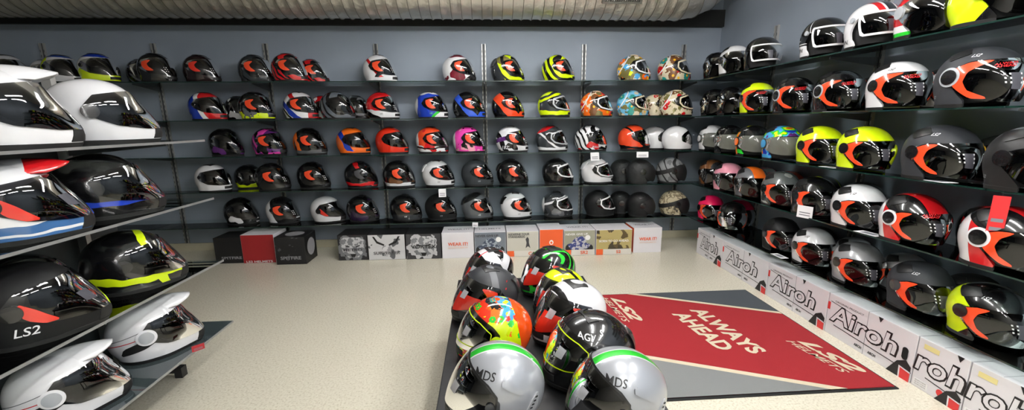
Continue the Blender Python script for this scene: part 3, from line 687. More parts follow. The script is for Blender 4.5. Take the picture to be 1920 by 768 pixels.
bbox_(.793, 1.128, 4.04, .275, 'Box printed NEVER GIVE UP with a blue racing motorcycle print', gfx((150,150,132), (('b',0,0,1,0,8,-1,-.03,(96,98,104)),), .5, 0), [('NEVER GIVE UP.', wh, -.03, .235, .24, .022), ('SR2', orl, .05, .035, .08, .036)], rider((50,60,120), (180,180,190))+strip(.33), card, top='WEAR IT!')
bbox_(1.131, 1.52, 4.03, .275, 'Olive brown box printed BORN TO GO AHEAD', gfx((176,160,104), (('n',7,.55,2,(90,76,46)),('n',11,.62,2,(60,52,38))), .5, 0), [('BORN TO GO AHEAD.', wh, 0, .155, .32, .024), ('S2', orl, .05, .035, .05, .034)], strip(.383), card)
r = bbox_(1.548, 1.86, 4.07, .275, 'White box printed WEAR IT! at the right end of the row', None, [('WEAR IT!', orl, 0, .155, .19, .034), ('#GOSCHUBERTH', flat((226,190,170), .5), 0, .115, .18, .012)], (), card, top='WEAR IT!')
mb = MB(); mb.box(-.1545, -.1535, -.13, .13, .004, .27); mb.build('orange_side', orl, r)
bbox_(-2.77, -2.50, 4.12, .27, 'Black box with pale lettering left of the red box', blkc, [('SPITFIRE', grey, .03, .06, .20, .028)], (), blkc)
bbox_(-2.49, -2.16, 4.10, .30, 'Red fronted box with white sides', flat((150,28,32), .5), [('LS2 HELMETS', wh, .0, .02, .26, .022)], (), card)
r = bbox_(-2.13, -1.83, 4.03, .285, 'Black box with a grey disc printed on its side, right of the red box', noise_art((24,24,26), (80,80,84), 14, .62), [('SPITFIRE', grey, 0, .07, .20, .034)], (), blkc)
mb = MB(); mb.quad([(.149, .0+.09*math.cos(2*PI*i/20), .15+.09*math.sin(2*PI*i/20)) for i in range(20)]); mb.build('printed_disc', grey, r)
mb = MB(); mb.quad([(.09*math.cos(2*PI*i/20), .0+.09*math.sin(2*PI*i/20), .2862) for i in range(20)]); mb.build('printed_disc', grey, r)
# ------------------------------------------------------------------ helmets on the back wall
GB = ['top', 'second', 'third', 'fourth', 'lowest']
LS = lambda c: [('LS2', c, .045, .052, .013)]
def B(k, x, shell, label, **kw):
    kind = kw.pop('kind', 'full'); y = kw.pop('y', 4.405); deg = kw.pop('deg', random.uniform(-12, -4)); kw.setdefault('sc', 1.02)
    z = SZ[k-1]; kw.setdefault('stickers', None)
    if y > 4.45: y = 4.51; kw['sc'] = min(kw['sc'], .92)
    elif y < 4.38: y = 4.325
    return helmet(kind, x, y, z, deg, shell, label+' on the '+GB[k-1]+' back wall shelf', 'helmets on the %s shelf of the back wall' % GB[k-1], **kw)
st = dict(film=FILM, dots=True)
trimv = dict(eye='W', visor=VISD)
# top shelf
yw = gfx('W', (('b',1,0,.6,.06,9,-1,.0,'Y'), ('b',0,0,1,.03,9,-1,.06,(36,44,90))))
B(1, -4.60, yw, 'White and yellow helmet, first from the left', visor=VISD)
B(1, -4.34, yw, 'White helmet with yellow back, second from the left', visor=VISD, y=4.50, sc=.9)
B(1, -4.10, gfx('Y', (('b',1,0,.3,.03,9,.05,1,'W'), ('b',0,0,1,.02,9,.235,1,(60,90,170)))), 'Yellow helmet with white face and grey visor bars', visor=VISD)
B(1, -3.88, gfx('Y', (('b',1,0,0,.04,12,.03,1,'W'),)), 'Yellow helmet half hidden between two others', y=4.50, sc=.88)
B(1, -3.70, gfx('Y', (('b',-.6,0,1,.04,7,.15,1,'W'), ('b',0,0,1,.02,9,.225,1,'B'))), 'Yellow and white helmet with blue crown', y=4.33)
B(1, -3.44, gfx('K', (('s',7,3,.7,2,'G'),)), 'Black helmet with grey swirls', y=4.51)
B(1, -3.17, 'K', 'Gloss black helmet with orange film, by the swirled one', y=4.33, **st)
B(1, -2.81, gloss((34,18,20)), 'Black helmet with deep red tint, standing alone', film=FILMR, dots=True)
B(1, -2.29, gfx('T', (('s',6,4,.72,2,'K'),)), 'Charcoal grey helmet with orange film beside the upright', **st)
rd = gfx('R', (('s',8,5,.62,2,'K'), ('b',1,0,.8,.08,12,.09,.115,'K')))
B(1, -1.78, rd, 'Red and black helmet standing behind its twin', y=4.52, deg=-2, **st)
B(1, -1.93, rd, 'Red and black helmet standing in front of its twin', y=4.34, **st)
B(1, -1.07, gfx('W', (('b',1,0,.9,.08,8,.10,.14,'R'), ('b',1,0,-.8,.08,8,-.02,.03,'K'), ('b',0,0,1,.03,9,-1,.05,'W'))), 'White helmet with red and black slashes', **st)
B(1, -.27, gfx('W', (('n',7,.55,2,'MR'), ('b',1,0,-1.2,.05,8,.06,1,'K'), ('b',0,0,1,.03,9,.235,1,'MR'))), 'White and maroon helmet left of the chrome upright', logo=LS('K'), **st)
B(1, .23, gfx('Y', (('b',.5,0,1,.03,9,.14,.24,'OL'), ('s',6,3,.68,2,'K'), ('b',1,0,.5,.04,9,-1,.0,'DG'))), 'Lime green and olive helmet right of the chrome upright', spoiler='DG', logo=LS('K'), **st)
B(1, .76, gfx('Y', (('s',5,6,.5,2,'K'),)), 'Black helmet with swirling lime stripes', **st)
fl = lambda bg, cs, c, sc=14: gfx(bg, (('n',24,.56,2,cs[-1]), ('f',sc,.52,cs,c)))
WT = [('b',.9,0,-.5,0,8,-.178,-.170,'W')]
B(1, 1.57, gfx('OL', (('n',16,.58,2,'W'), ('f',13,.5,['AM','CR','OR','OL'],'LB'), ('f',9,.35,['K','LB','Y'],'W'), ('b',.9,0,-.5,0,8,-.178,-.168,'W'))), 'Olive helmet with flowers and one blue bloom', visor=VISD, eye='W', vent='CR')
B(1, 2.01, gfx('CR', (('n',18,.55,2,'BR'), ('f',12,.55,['R','CR','TE','BR'],'AM'), ('b',.9,0,-.5,0,8,-.178,-.168,'W'))), 'Cream helmet with red and teal flowers', visor=VISD, eye='CR', vent='CR')
# second shelf
B(2, -2.76, gfx('B', (('b',1,0,.4,.05,9,.05,.09,'W'), ('b',1,0,.4,.05,9,.09,1,'R'))), 'Dark blue helmet with a white ring and red front', visor=VISD, y=4.33)
B(2, -2.55, gfx('K', (('n',9,.58,2,'W'),)), 'Black helmet with white marks, right of the blue one', visor=VISD, y=4.5)
B(2, -2.29, gfx('K', (('b',0,0,1,.12,9,-1,.07,'Y'), ('n',12,.6,2,'G'))), 'Black helmet with yellow jaw', y=4.33, **st)
B(2, -1.70, gfx('R', (('n',9,.55,2,'W'),)), 'Red and white helmet behind the blue striped one', y=4.53)
B(2, -1.86, gfx('W', (('b',1,0,1.1,.05,8,.02,.10,'B'), ('b',1,0,1.1,.05,8,.20,.25,'R'), ('b',1,0,1.1,.03,8,-.02,.01,'K'), ('b',1,0,0,.03,9,.13,1,'R'))), 'White helmet with blue and red stripes', y=4.36, **st)
B(2, -1.50, gfx((90,96,104), (('s',6,5,.66,2,'K'),)), 'Dark silver helmet with black lines', visor=VISD, y=4.37)
B(2, -1.36, gfx('K', (('s',6,5,.7,2,'G'),)), 'Black helmet half hidden behind the dark silver one', y=4.53)
B(2, -1.07, gfx('R', (('b',0,0,1,.05,9,-1,.09,'W'), ('b',.4,0,1,.03,9,-1,.035,'K'))), 'Red helmet with white lower half and black chin', logo=LS('K'), **st)
B(2, -.57, gfx('B', (('b',1,0,0,.07,7,-1,-.11,'W'), ('b',0,0,1,.06,8,.235,1,'W'), ('b',1,0,-1,.04,7,.03,.06,'GR'), ('b',1,0,-1,.04,7,.06,1,'W'))), 'Royal blue helmet with white nape and green lines', logo=LS((120,220,150)), **st)
B(2, -.18, gfx('K', (('b',1,0,.9,.03,8,.05,.14,(44,84,200)), ('b',1,0,-.6,0,8,.10,1,(44,84,200)))), 'Matte black helmet with blue side panel', **st)
B(2, .23, gfx('K', (('b',1,0,.9,.03,8,.03,.16,'O'), ('b',1,0,-.6,0,8,.10,1,'O'))), 'Matte black helmet with red side panel', **st)
B(2, .72, gfx('T', (('b',-.4,0,1,.05,9,.20,.225,'Y'), ('b',-.4,0,1,.05,9,.25,1,'Y'), ('b',0,0,1,.04,9,.03,.07,'Y'), ('b',1,0,0,.03,9,-1,-.135,'Y'))), 'Charcoal modular helmet with yellow stripes', visor=VIS, eye='S', edge=None)
B(2, 1.18, gfx('OR', (('n',20,.55,2,'CR'), ('f',13,.55,['R','OL','OR','BR'],'AM'), ('b',.9,0,-.5,0,8,-.178,-.168,'W'))), 'Orange helmet with olive and red flowers', visor=VISD, eye='W', vent='CR')
B(2, 1.58, gfx('SK', (('n',12,.55,2,'OL'), ('f',13,.45,['LB','CR','TE'],'AM'), ('b',.9,0,-.5,0,8,-.178,-.168,'W'))), 'Sky blue helmet with green floral print', visor=VISD, eye='CR', vent='SK')
B(2, 1.88, gfx('CR', (('f',17,.45,['BR','OL','R','CR'],'CR'),)), 'Cream floral helmet half hidden behind its twin', y=4.50, deg=2)
B(2, 2.02, gfx('CR', (('n',22,.60,2,'OL'), ('f',17,.5,['R','OL','BR','CR'],'CR'), ('b',.9,0,-.5,0,8,-.178,-.168,'W'))), 'Cream helmet with small red roses and green leaves', y=4.36, visor=VISD, eye='CR', vent='CR')
# third shelf
B(3, -2.68, gfx('K', (('n',8,.6,2,'PU'),)), 'Black helmet left of the purple one')
B(3, -2.25, gfx('PU', (('s',5,6,.6,2,'P'), ('n',10,.58,2,'K'))), 'Purple and magenta helmet', **st)
B(3, -1.84, gfx('K', (('b',1,0,.4,.08,8,-.04,.02,'OR'), ('b',0,0,1,.03,9,-1,.05,'G'), ('b',1,0,0,.02,9,-1,-.10,'OR'))), 'Black helmet with orange nape and bolts', **st)
B(3, -1.40, gfx('OR', (('b',1,0,.7,.08,8,.03,.10,'B'), ('b',0,0,1,.04,9,-1,.04,'OR'))), 'Orange helmet with a blue side patch')
B(3, -1.00, gloss((214,44,20)), 'Plain orange red helmet beside the orange and white one', visor=VISD)
B(3, -.58, gfx('O', (('b',0,0,1,.06,8,-1,.075,'W'), ('b',1,0,0,.06,8,-1,-.11,'W'), ('n',9,.6,2,'R'), ('b',0,0,1,.06,8,.05,.065,'K'))), 'Orange helmet with white lower half', logo=LS('K'), **st)
B(3, -.19, gfx('P', (('n',8,.56,2,'LP'), ('n',13,.64,2,'K'), ('b',1,0,0,.05,9,-1,-.12,'W'))), 'Bright pink helmet', **st)
B(3, .27, gfx('W', (('b',1,0,.6,.06,7,-.06,.0,'K'), ('b',-.3,0,1,.05,7,.13,.17,'PU'), ('n',8,.62,2,'K'))), 'White, black and purple helmet with number', logo=[('182', 'W', -.05, .05, .035)], **st)
B(3, .70, gfx('T', (('b',.7,0,1,.05,7,.09,.115,'W'), ('b',-.4,0,1,.03,9,.235,1,'R'), ('b',0,0,1,.03,9,-1,.045,'W'))), 'Grey helmet with curved white stripe', visor=VIS, eye='S')
B(3, 1.13, gfx('W', (('s',7,5,.66,2,'K'), ('n',8,.60,2,'R'))), 'White helmet with black and red comic print', visor=VISD, logo=[('BULLET', 'W', .06, .045, .02)])
B(3, 1.61, gfx('O', (('b',1,0,1,.07,7,.14,.17,'K'), ('b',0,0,1,.07,8,.02,.05,'K'))), 'Vivid orange red helmet with black slashes')
B(3, 1.90, 'W', 'Plain white helmet half hidden behind its twin', y=4.52, kind='agv', sc=.93)
B(3, 2.07, 'W', 'Plain white helmet at the right end', y=4.35, kind='agv', sc=.93, visor=VISD)
# fourth shelf
B(4, -2.81, 'W', 'White helmet at the left end', visor=VISD, y=4.33)
B(4, -2.55, gfx('K', (('b',0,0,1,.1,9,-1,.06,'Y'),)), 'Black helmet with yellow jaw line', y=4.5)
B(4, -2.22, 'K', 'Gloss black helmet with orange film, third from the left', y=4.33, **st)
B(4, -1.84, 'K', 'Gloss black helmet left of the black and red one', **st)
B(4, -1.35, gfx('K', (('b',1,0,.8,.08,8,.16,.20,'R'), ('b',0,0,1,.05,9,.03,.06,'R'))), 'Black helmet with red top stripe and lower bolt', film=flat((70,70,74), .3))
B(4, -.95, gfx('K', (('n',7,.56,2,'BR'), ('b',0,0,1,.05,8,-1,.05,'W'))), 'Black and brown helmet with white chin', **st)
B(4, -.53, 'W', 'Gloss white helmet with spiky spoiler', logo=LS('K'), spoiler='W', **st)
B(4, -.11, matte('T'), 'Matte charcoal helmet left of the upright', logo=LS('S'), **st)
B(4, .27, 'K', 'Gloss black helmet right of the upright', logo=LS('S'), spoiler='K', **st)
B(4, .77, 'K', 'Gloss black helmet with white framed visor', **trimv)
B(4, 1.21, 'W', 'Plain white helmet with white framed visor', spoiler='W', **trimv)
lea = flat((24,26,28), .6, bump=.5, bs=40)
B(4, 1.54, lea, 'Black leather covered helmet half hidden behind its twin', kind='jet', visor=RUB, sc=.98, y=4.50)
B(4, 1.68, lea, 'Black leather covered helmet standing in front', kind='jet', visor=RUB, sc=.98, y=4.37)
B(4, 2.02, gfx((120,122,124), (('n',9,.55,2,(90,92,94)), ('s',5,4,.9,2,'K')), .6, 0), 'Silver grey open helmet with goggle strap', kind='jet', visor=RUB, vent=None, extra=[('goggle_strap', RUB)], y=4.37)
# lowest shelf
B(5, -2.63, gfx('K', (('n',8,.6,2,'W'),)), 'Black and white helmet at the left end')
B(5, -2.20, gfx('W', (('b',1,0,.4,.05,8,.03,.2,'K'),)), 'White helmet with black crown', **st)
B(5, -1.73, 'W', 'White flip front helmet with red lining', visor=VISD, film=FILMR, kind='adv')
B(5, -1.36, gfx('K', (('n',6,.52,2,(46,30,60)),)), 'Black and deep purple helmet', **st)
B(5, -.90, gfx('K', (('b',0,0,1,.0,8,-1,.07,'DG'),)), 'Gloss black helmet with matte jaw', logo=LS('W'), **st)
B(5, -.52, matte('K'), 'Matte black helmet beside the gloss black one', logo=LS('S'), **st)
B(5, -.12, gfx((86,90,94), (('b',-.5,0,1,0,8,.225,1,'K'),), .3), 'Titanium grey helmet with black crown', logo=LS('W'), spoiler='K', **st)
B(5, .31, 'W', 'White helmet with black rear vent', logo=LS('K'), spoiler='K', **st)
B(5, .77, gfx('DG', (('b',-.4,0,1,.04,8,.17,.195,'W'), ('b',1,0,0,.02,9,-1,-.13,'W'), ('n',8,.58,2,'G'))), 'Dark grey helmet with white stripes and white framed visor', **trimv)
B(5, 1.25, matte('K'), 'Matte black helmet with white framed visor', **trimv)
B(5, 1.54, matte('K'), 'Matte black open helmet half hidden behind its twin', kind='jet', visor=RUB, sc=.98, y=4.50)
B(5, 1.70, matte('K'), 'Matte black open helmet standing in front', kind='jet', visor=RUB, sc=.98, y=4.37)
B(5, 2.08, gfx((170,160,134), (('n',20,.5,.6,(110,100,78)), ('n',26,.6,2,(70,66,56))), .8, 0), 'Desert camouflage open helmet with goggle strap', kind='jet', visor=RUB, vent=None, extra=[('goggle_strap', RUB)], y=4.37)
# ------------------------------------------------------------------ helmets on the right wall
RW = [', top right shelf', ', second right shelf', ', third right shelf', ', fourth right shelf', ', lowest right shelf']
def R(k, y, shell, label, back=False, **kw):
    kind = kw.pop('kind', 'dome' if k > 2 else 'jet'); x = kw.pop('x', 2.53 if back else 2.315); deg = kw.pop('deg', random.uniform(-97, -90))
    if back: kw.setdefault('sc', .86)
    if k == 5: x = max(x, 2.365); kw['sc'] = min(kw.get('sc', .97), .98)
    return helmet(kind, x, y, SZ[k-1], deg, shell, label+RW[k-1], 'helmets on the %s shelf of the right wall' % GB[k-1], **kw)
js = dict(film=FILM, dots=True, stickers='visor_label')
scr = dict(visor=VISD, eye=None, stickers='visor_label')
blk_w = dict(visor=VISD)
R(1, 4.16, 'K', 'Small black open helmet in the corner', visor=VIS, kind='jet', x=2.36)
R(1, 3.80, 'W', 'Plain white open helmet beside the black one in the corner', visor=VISD, kind='jet', logo=[('GIVI', 'K', -.03, .235, .012)])
R(1, 3.42, 'K', 'Black open helmet with white visor frame', visor=VISD, eye='W', stickers='visor_label', kind='shield', vent=None)
R(1, 3.02, 'W', 'White helmet peeking out behind the black and white one', x=2.50, sc=.92)
R(1, 2.79, gfx('K', (('b',0,0,1,.01,5,-1,.085,'W'), ('b',1,0,.4,0,5,.095,.10,'W'), ('b',0,0,1,.01,5,.095,.10,'W'))), 'Black open helmet with white lower band and white visor frame', visor=VISD, eye='W', logo=[('NOON', 'K', -.075, .055, .026)], pivot='S', stickers='visor_label', kind='shield', vent=None)
R(1, 2.43, gfx('W', (('b',0,1,0,0,5,-1,.022,'K'), ('b',0,1,0,0,5,.022,.034,'W'), ('b',0,1,0,0,5,.034,.062,'R'))), 'White open helmet with red stripe and white visor frame', visor=VISD, eye='W', logo=[('NOON.', 'K', -.07, .045, .026)], pivot='S', stickers='visor_label', kind='shield', vent=None)
R(1, 2.12, gfx('R', (('b',0,1,0,0,5,-1,.045,'GR'), ('b',0,0,1,.02,5,-1,.07,'W'), ('b',0,0,1,.02,5,-1,.035,'GR'), ('b',0,1,0,0,5,.045,.06,'W'))), 'Red, green and white open helmet with raised dark visor', visor=VISD, pivot='S', deg=-105)
R(1, 1.84, gfx('Y', (('b',1,0,-.7,0,5,-.02,1,'K'),)), 'Fluorescent yellow helmet with black front', visor=VISD, deg=-70)
R(1, 1.52, matte('K'), 'Black helmet cut off by the top right photo corner', visor=VISD)
R(2, 4.10, 'K', 'Black open helmet in the corner, left of another black one', x=2.33, ring=None)
R(2, 3.80, 'K', 'Black open helmet with pale label left of the neon yellow one', x=2.33, stickers='visor_label')
R(2, 3.42, 'Y', 'Neon yellow open helmet with orange film', words=True, **js)
R(2, 3.00, 'K', 'Gloss black open helmet with orange film, right of the neon yellow one', ring='S', words=True, **js)
R(2, 2.61, 'K', 'Gloss black open helmet with orange film, left of the white one', ring='S', words=True, **js)
R(2, 2.55, 'K', 'Black helmet peeking out behind the gloss black one', back=True)
R(2, 2.22, 'W', 'White open helmet with orange film', words=True, logo=[('LS2', 'K', -.085, .05, .012), ('LS2', 'K', .055, .215, .012)], **js)
R(2, 2.14, 'W', 'White helmet with black slot peeking out behind the white one', back=True, film=FILM)
R(2, 1.84, matte('DG'), 'Big matte black open helmet with orange film', sc=1.04, ring='S', words=True, logo=[('LS2', 'S', -.075, .05, .014), ('LS2', 'W', .055, .218, .012)], **js)
R(2, 1.62, matte('K'), 'Matte black helmet with orange film at the right edge', back=True, **js)
agl = dict(kind='city', visor=VISM, pivot='W', ring='K')
R(3, 4.14, 'W', 'White open helmet with milky visor and round side disc', x=2.36, **agl)
R(3, 3.94, 'K', 'Black helmet with white badge half hidden by the green one', x=2.50, sc=.92, kind='city', visor=VISM)
R(3, 3.76, gfx('K', (('b',1,0,-.3,.03,12,-1,-.09,'GR'),)), 'Black open helmet with bright green nape and milky visor', kind='city', visor=VISM, logo=[('AGV', 'W', .03, .225, .014)])
R(3, 3.42, gfx('K', (('b',1,0,-.2,.08,9,-1,-.05,'Y'), ('b',0,0,1,.05,9,.03,.07,'GR'), ('b',1,0,0,.02,9,-.04,-.01,'OR'))), 'Black open helmet with orange and yellow side, milky visor', kind='city', visor=VISM, pivot='OR', ring='K', logo=[('AGV', 'W', .03, .225, .014)])
R(3, 3.07, gfx('LB', (('n',9,.5,.55,'GR'), ('n',9,.55,.6,'Y'), ('n',9,.60,.66,'OR'), ('n',12,.64,2,'B'), ('n',9,-1,.42,'PU'), ('b',0,0,1,.05,9,-1,.05,'LB'))), 'Multicoloured open helmet with light blue disc', kind='city', visor=VISM, pivot='LB', ring='DG')
R(3, 2.70, 'Y', 'Neon yellow open helmet, left one of the pair', **js)
R(3, 2.36, 'Y', 'Neon yellow open helmet, right one of the pair', **js)
R(3, 2.14, 'Y', 'Neon yellow helmet peeking out behind the matte black one', back=True)
R(3, 1.94, matte('DG'), 'Big matte black open helmet with orange film and black disc', sc=1.04, logo=[('LS2', 'W', .055, .218, .012)], **js)
R(3, 1.83, gfx('K', (('b',1,0,.3,0,9,.09,.12,'AM'),)), 'Black helmet with yellow line behind the matte black one', back=True)
R(3, 1.57, gfx('K', (('b',0,1,0,0,5,.05,.075,'G'),), .5, 0), 'Matte black helmet with grey stripe cut off by the right edge', sc=1.04, logo=[('LS2', 'S', -.075, .05, .014)])
R(4, 4.08, gfx('DG', (('b',1,0,.5,.03,9,.02,.2,'BR'),)), 'Dark grey and brown open helmet in the corner', x=2.36)
R(4, 3.86, gloss((60,16,30)), 'Dark maroon helmet behind the pink and white one', x=2.53, sc=.92)
R(4, 3.72, gfx('LP', (('b',1,0,.2,.05,9,-1,-.06,'W'), ('b',0,1,0,0,5,-1,.04,'LP'))), 'Pink and white open helmet')
R(4, 3.50, gfx('LP', (('n',9,.5,2,'W'),)), 'Pale pink helmet behind the orange and grey one', x=2.52, sc=.92)
R(4, 3.38, gfx('G', (('b',0,1,0,.01,5,-1,.05,'OR'), ('b',1,0,.2,.02,9,-1,-.06,'OR'))), 'Orange and grey open helmet with broad orange stripe')
R(4, 3.22, gfx('O', (('n',7,.6,2,'K'),)), 'Orange helmet behind the grey camouflage one', x=2.53, sc=.92)
R(4, 3.02, gfx((88,92,92), (('n',8,.5,.58,(150,152,150)), ('n',8,.58,2,(50,54,54)))), 'Grey camouflage open helmet with orange film', **js)
R(4, 2.88, gfx('K', (('b',0,1,0,0,5,.04,.05,'Y'),)), 'Black helmet with thin yellow line, behind', x=2.54, sc=.92)
R(4, 2.69, 'K', 'Gloss black open helmet with orange film and price card', **js)
R(4, 2.55, 'K', 'Black helmet behind, left of the white one', x=2.54, sc=.92)
R(4, 2.34, 'W', 'White open helmet with black disc and orange film', logo=[('LS2', 'K', .055, .215, .012)], **js)
rwk = gfx('R', (('b',1,0,.2,0,5,-1,-.02,'W'), ('b',.5,0,1,0,5,.165,1,'K'), ('b',0,1,0,0,5,-1,.05,'R'), ('b',1,0,0,0,5,-1,-.12,'W')))
R(4, 2.01, rwk, 'Red, white and black open helmet left of its twin', ring='W', words=True, **js)
R(4, 1.82, gfx('R', (('b',1,0,.2,0,5,-1,-.02,'K'), ('b',.5,0,1,0,5,.165,1,'K'), ('b',0,1,0,0,5,-1,.05,'R'))), 'Red and black helmet with white ring, behind the two big ones', back=True, ring='W', **js)
R(4, 1.60, rwk, 'Big red and white open helmet cut off by the right edge', sc=1.05, ring='W', words=True, **js)
R(5, 4.06, 'PK', 'Hot pink open helmet, left one of the pair', x=2.36, **js)
R(5, 3.82, 'PK', 'Hot pink open helmet behind the gloss black one', x=2.53, sc=.95, deg=-80)
R(5, 3.68, 'K', 'Gloss black open helmet beside the hot pink pair', x=2.33, deg=-120, **js)
R(5, 3.02, matte('K'), 'Matte black open helmet left of the white one', **js)
R(5, 2.84, matte('K'), 'Matte black helmet behind the white one', back=True)
R(5, 2.69, 'W', 'White open helmet with black disc', logo=[('LS2', 'K', .055, .215, .012)], **js)
R(5, 2.53, gloss('S'), 'Grey silver helmet behind the white one', back=True, film=FILM)
sil = flat((178,180,184), .28, .35, .9)
R(5, 2.33, sil, 'Silver open helmet with black disc and orange film', **js)
R(5, 2.18, sil, 'Silver helmet behind, with teal sheen', back=True, film=FILM)
R(5, 1.95, matte('DG'), 'Big matte black open helmet with red film curve', sc=1.04, logo=[('LS2', 'W', .055, .218, .012)], pivot='DG', **js)
R(5, 1.83, matte('K'), 'Black helmet with pale visor labels behind the matte black one', back=True, film=FILMR, stickers='visor_label')
R(5, 1.64, gfx('Y', (('b',.8,0,1,0,5,.185,1,'K'), ('b',1,0,-1.0,0,5,-.02,1,'K'))), 'Fluorescent yellow and black open helmet with red film', sc=1.04, pivot='K', logo=[('LS2', 'W', .055, .218, .012)], **js)
R(5, 1.47, gfx('W', (('b',0,0,1,0,5,-1,.12,'R'), ('b',0,0,1,0,5,-1,.06,'W'))), 'White helmet with red band at the right edge', back=True)
# ------------------------------------------------------------------ helmets on the black table
def T(x, y, deg, shell, label, **kw):
    pit = kw.pop('pit', -7)
    kind = kw.pop('kind', 'full'); return helmet(kind, x, y, .398, deg, shell, label, 'helmets on the black table', sd=1, pitch=pit, **kw)
silver = gfx((158,161,167), (('b',0,1,0,0,5,-1,.017,'GR'), ('b',0,1,0,0,5,.017,.023,'W')), .3, .8, .3)
mos = [('MDS', 'K', .048, .220, .024)]
agx = [('fin', gfx((158,161,167), (), .3, .8, .3)), ('visor_seal', flat('K', .3, 0, .4)), ('pivot_plate', flat((60,62,66), .35)), ('rear_vent', flat((176,178,182), .3, .3)), ('rear_slots', flat('K', .8))]
T(.003, 1.225, 180, silver, 'Silver helmet with green centre stripe, front left of the black table', kind='agv', stickers='barcode_label', logo=mos, extra=agx, pivot='DG', visor=VISD, vent=None, sc=.95)
T(.400, 1.165, 180, silver, 'Silver helmet with green centre stripe, front right of the black table', kind='agv', stickers='barcode_label', logo=mos, extra=agx, pivot='DG', visor=VISD, vent=None, sc=.93)
T(.365, 1.40, 190, 'K', 'Gloss black helmet with yellow edged visor on the black table', kind='agv', logo=[('AGV', 'W', .062, .222, .020), ('s', 'W', .01, .238, .018)], stickers='barcode_label', visor=VIS, line='Y', spoiler='K', sc=1.0)
fwr = gfx((232,80,20), (('s',5,5,.72,2,'K'), ('b',.4,0,1,.03,9,.03,.235,'Y'), ('f',15,.5,[(222,50,24),'OR',(222,50,24),'LB'],'Y'), ('f',23,.34,['GR','Y',(222,50,24),'TE'],'OR'), ('b',1,0,-.3,.02,9,-1,-.13,(232,80,20))), .15)
T(.010, 1.60, 190, fwr, 'Orange and yellow helmet painted with flowers on the black table', kind='agv', stickers='barcode_label', pivot='GR', ring='Y', line='Y', vent=None, sc=.93)
T(-.018, 1.955, 196, gfx((44,46,50), (('b',1,0,-.1,0,5,-.035,.0,'G'), ('b',1,0,-.1,0,5,-.035,.0,'G'), ('b',1,0,0,0,5,-1,-.165,'R')), .5, 0, 0), 'Matte charcoal helmet with grey band and red tab on the black table', stickers='barcode_label', film=FILMR, spoiler='DG', logo=[('I', 'R', -.055, .205, .038)], extra=[('front_film', FILMR)])
T(-.002, 2.33, 200, gfx('K', (('b',1,0,-.8,.03,7,-.20,-.10,'W'), ('b',1,0,.6,.03,7,.02,.09,'W'), ('b',0,1,0,.01,7,.03,.038,'R'))), 'Black and white helmet with red lines, back left of the black table', stickers='barcode_label', film=FILMR, logo=[('LS2', 'W', -.03, .215, .02)], sc=.92, extra=[('front_film', FILMR)])
T(.368, 1.71, 197, gfx('W', (('b',0,0,1,.02,6,-1,.14,'K'), ('b',-.25,0,1,.0,6,.145,.153,'G'), ('b',0,0,1,0,6,-1,.05,'W'), ('b',1,0,-.2,.0,6,.035,.06,'K'))), 'White helmet with black visor surround on the black table', stickers='barcode_label', film=FILMR, vent='K', sc=1.02, extra=[('front_film', FILMR)])
T(.37, 1.985, 205, gfx('Y', (('b',1,0,-.8,.02,6,-.24,-.215,'K'), ('b',0,0,1,.02,6,-1,.07,'K'))), 'Fluorescent yellow helmet half hidden behind the white one on the black table', stickers=None, film=FILMR, sc=.86, extra=[('front_film', FILMR)])
T(.352, 2.25, 203, gfx('K', (('b',0,1,0,.015,9,.045,.06,'GR'), ('s',9,5,.80,2,'GR'), ('b',1,0,0,.02,7,-1,-.15,'R'))), 'Black helmet with bright green lines, back right of the black table', stickers='barcode_label', film=FILMR, extra=[('front_film', FILMR)])
# ------------------------------------------------------------------ helmets on the left rack
def K(z, x, y, deg, shell, label, **kw):
    kind = kw.pop('kind', 'adv'); return helmet(kind, x, y, z, deg, shell, label, 'helmets on the left glass rack', **kw)
wp = gloss('W'); pk = lambda m: [('peak', m)]
whs = gfx('W', (('b',-.25,0,1,0,5,.135,.139,'R'), ('b',-.35,0,1,0,5,.17,.173,'G')))
K(.30, -1.64, 1.50, 40, whs, 'White peaked helmet nearest the camera on the lowest left rack shelf', extra=pk(whs)+[('side_panel', RUB)], ring='W', pivot='S', visor=VISD, vent='K', sc=.93)
K(.30, -1.64, 1.92, 40, whs, 'White peaked helmet farther along the lowest left rack shelf', extra=pk(whs)+[('side_panel', RUB)], ring='W', pivot='S', visor=VISD, vent='K')
K(.662, -1.60, 1.42, 40, matte('K'), 'Large matte black helmet with red film on the third left rack shelf', film=FILMR, logo=[('LS2', 'W', .0, .06, .03)], stickers='visor_label')
K(.662, -1.62, 1.86, 40, gfx('K', (('b',0,0,1,.06,8,.05,.08,'Y'), ('b',1,0,.3,.05,8,.10,.13,'Y'))), 'Black helmet with yellow lines at the end of the third left rack shelf')
K(.662, -1.85, 1.65, 40, gfx('K', (('n',9,.58,2,'G'),)), 'Black helmet with grey marks at the back of the third left rack shelf', sc=.85)
K(.662, -1.85, 1.20, 40, gfx('B', (('n',9,.58,2,'K'),)), 'Blue helmet at the back of the third left rack shelf', sc=.85)
mxc = gfx('W', (('b',0,0,1,.05,8,-1,.07,(60,100,150)), ('b',1,0,.6,.04,8,-.2,-.05,'W'), ('b',0,0,1,.04,8,.03,.04,'W')))
K(1.007, -1.60, 1.43, 42, mxc, 'White, red and blue peaked helmet on the second left rack shelf', extra=pk(gfx('R', (('b',1,0,0,.05,8,-1,.06,'W'),))), film=FILMR, stickers='visor_label')
K(1.007, -1.62, 1.80, 42, gfx('K', (('b',0,0,1,.03,8,.06,.08,'B'),)), 'Black helmet with small blue badge on the second left rack shelf', film=None)
K(1.007, -1.85, 2.06, 42, gfx('K', (('n',9,.6,2,'R'),)), 'Black helmet with red flash behind on the second left rack shelf', sc=.8)
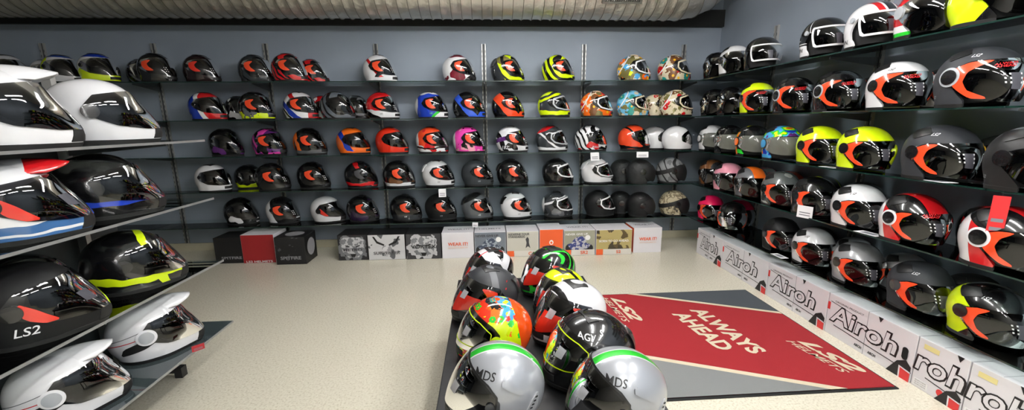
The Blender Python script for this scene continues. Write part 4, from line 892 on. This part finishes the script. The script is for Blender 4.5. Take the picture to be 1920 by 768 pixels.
K(1.31, -1.60, 1.46, 42, wp, 'Huge looking white peaked helmet on the top left rack shelf', extra=pk(wp)+[('side_panel', RUB)], visor=VISD)
K(1.31, -1.63, 1.86, 42, wp, 'White helmet behind the peaked one on the top left rack shelf', visor=VISD)
# ------------------------------------------------------------------ tags and cards
papr = flat((232,232,236), .6)
def hang(x, y, z, w, h, rz, label, m=None, tilt=0):
    r = empty('price_tag', (x, y, z), rz); r.rotation_euler = (math.radians(tilt), 0, rz); tag(r, label, 'price tag', 'paper price tags')
    mb = MB(); mb.box(-w/2, w/2, -.0006, .0006, -h, 0); mb.build('card', m or papr, r)
    mb = MB(); mb.box(-w*.35, w*.35, -.0012, -.0007, -h*.8, -h*.72); mb.box(-w*.35, w*.35, -.0012, -.0007, -h*.6, -h*.52); mb.build('print', grl, r)
    mb = MB(); mb.tubepath([(0, .0, -.004), (0, .002, .012), (0, .010, .022)], .0008, 5); mb.build('string', RUB, r); return r
hang(-.46, YF-.012, .718, .075, .085, .1, 'White price tag hanging below the white helmet on the fourth shelf', tilt=-8)
hang(-.13, YF-.012, .352, .06, .05, -.15, 'White price tag hanging below the titanium grey helmet', tilt=-8)
hang(1.13, YF-.012, 1.070, .10, .085, .25, 'White price tag hanging below the comic print helmet', tilt=-10)
hang(1.64, YF-.012, 1.070, .12, .06, -.15, 'White price tag hanging below the orange red helmet', tilt=-10)
hang(2.19, 1.56, 1.055, .05, .19, -1.0, 'Long red and white swing tag hanging above the big red helmet', m=flat((206,40,44), .5))
hang(2.19, 2.60, .80, .10, .085, -1.2, 'White price card standing by the gloss black helmet on the fourth shelf')
hang(-1.41, 1.88, .345, .05, .03, .8, 'Small red tag on the lowest left rack shelf', m=flat((150,20,30), .5))
def cardf(x, y, z, w, d, rz, label):
    r = empty('paper_card', (x, y, z+.0006), rz); tag(r, label, 'card', 'paper cards lying on the right wall shelves'); mb = MB(); mb.box(-w/2, w/2, -d/2, d/2, 0, .001); mb.build('card', papr, r)
    mb = MB(); mb.box(-w*.3, w*.3, -d*.3, d*.3, .0011, .0014); mb.build('print', grl, r)
cardf(2.235, 2.16, SZ[3], .07, .13, .1, 'White card lying under the white helmet on the fourth shelf')
cardf(2.235, 1.86, SZ[2], .07, .14, -.1, 'White card lying under the big matte black helmet on the third shelf')
cardf(2.235, 2.52, SZ[1], .06, .12, .2, 'White card lying between the two gloss black helmets')
cardf(2.235, 2.50, SZ[2], .06, .12, 0, 'White card lying between the neon yellow pair')
cardf(2.235, 2.84, SZ[4], .06, .12, 0, 'White card lying under the matte black helmet on the lowest shelf')
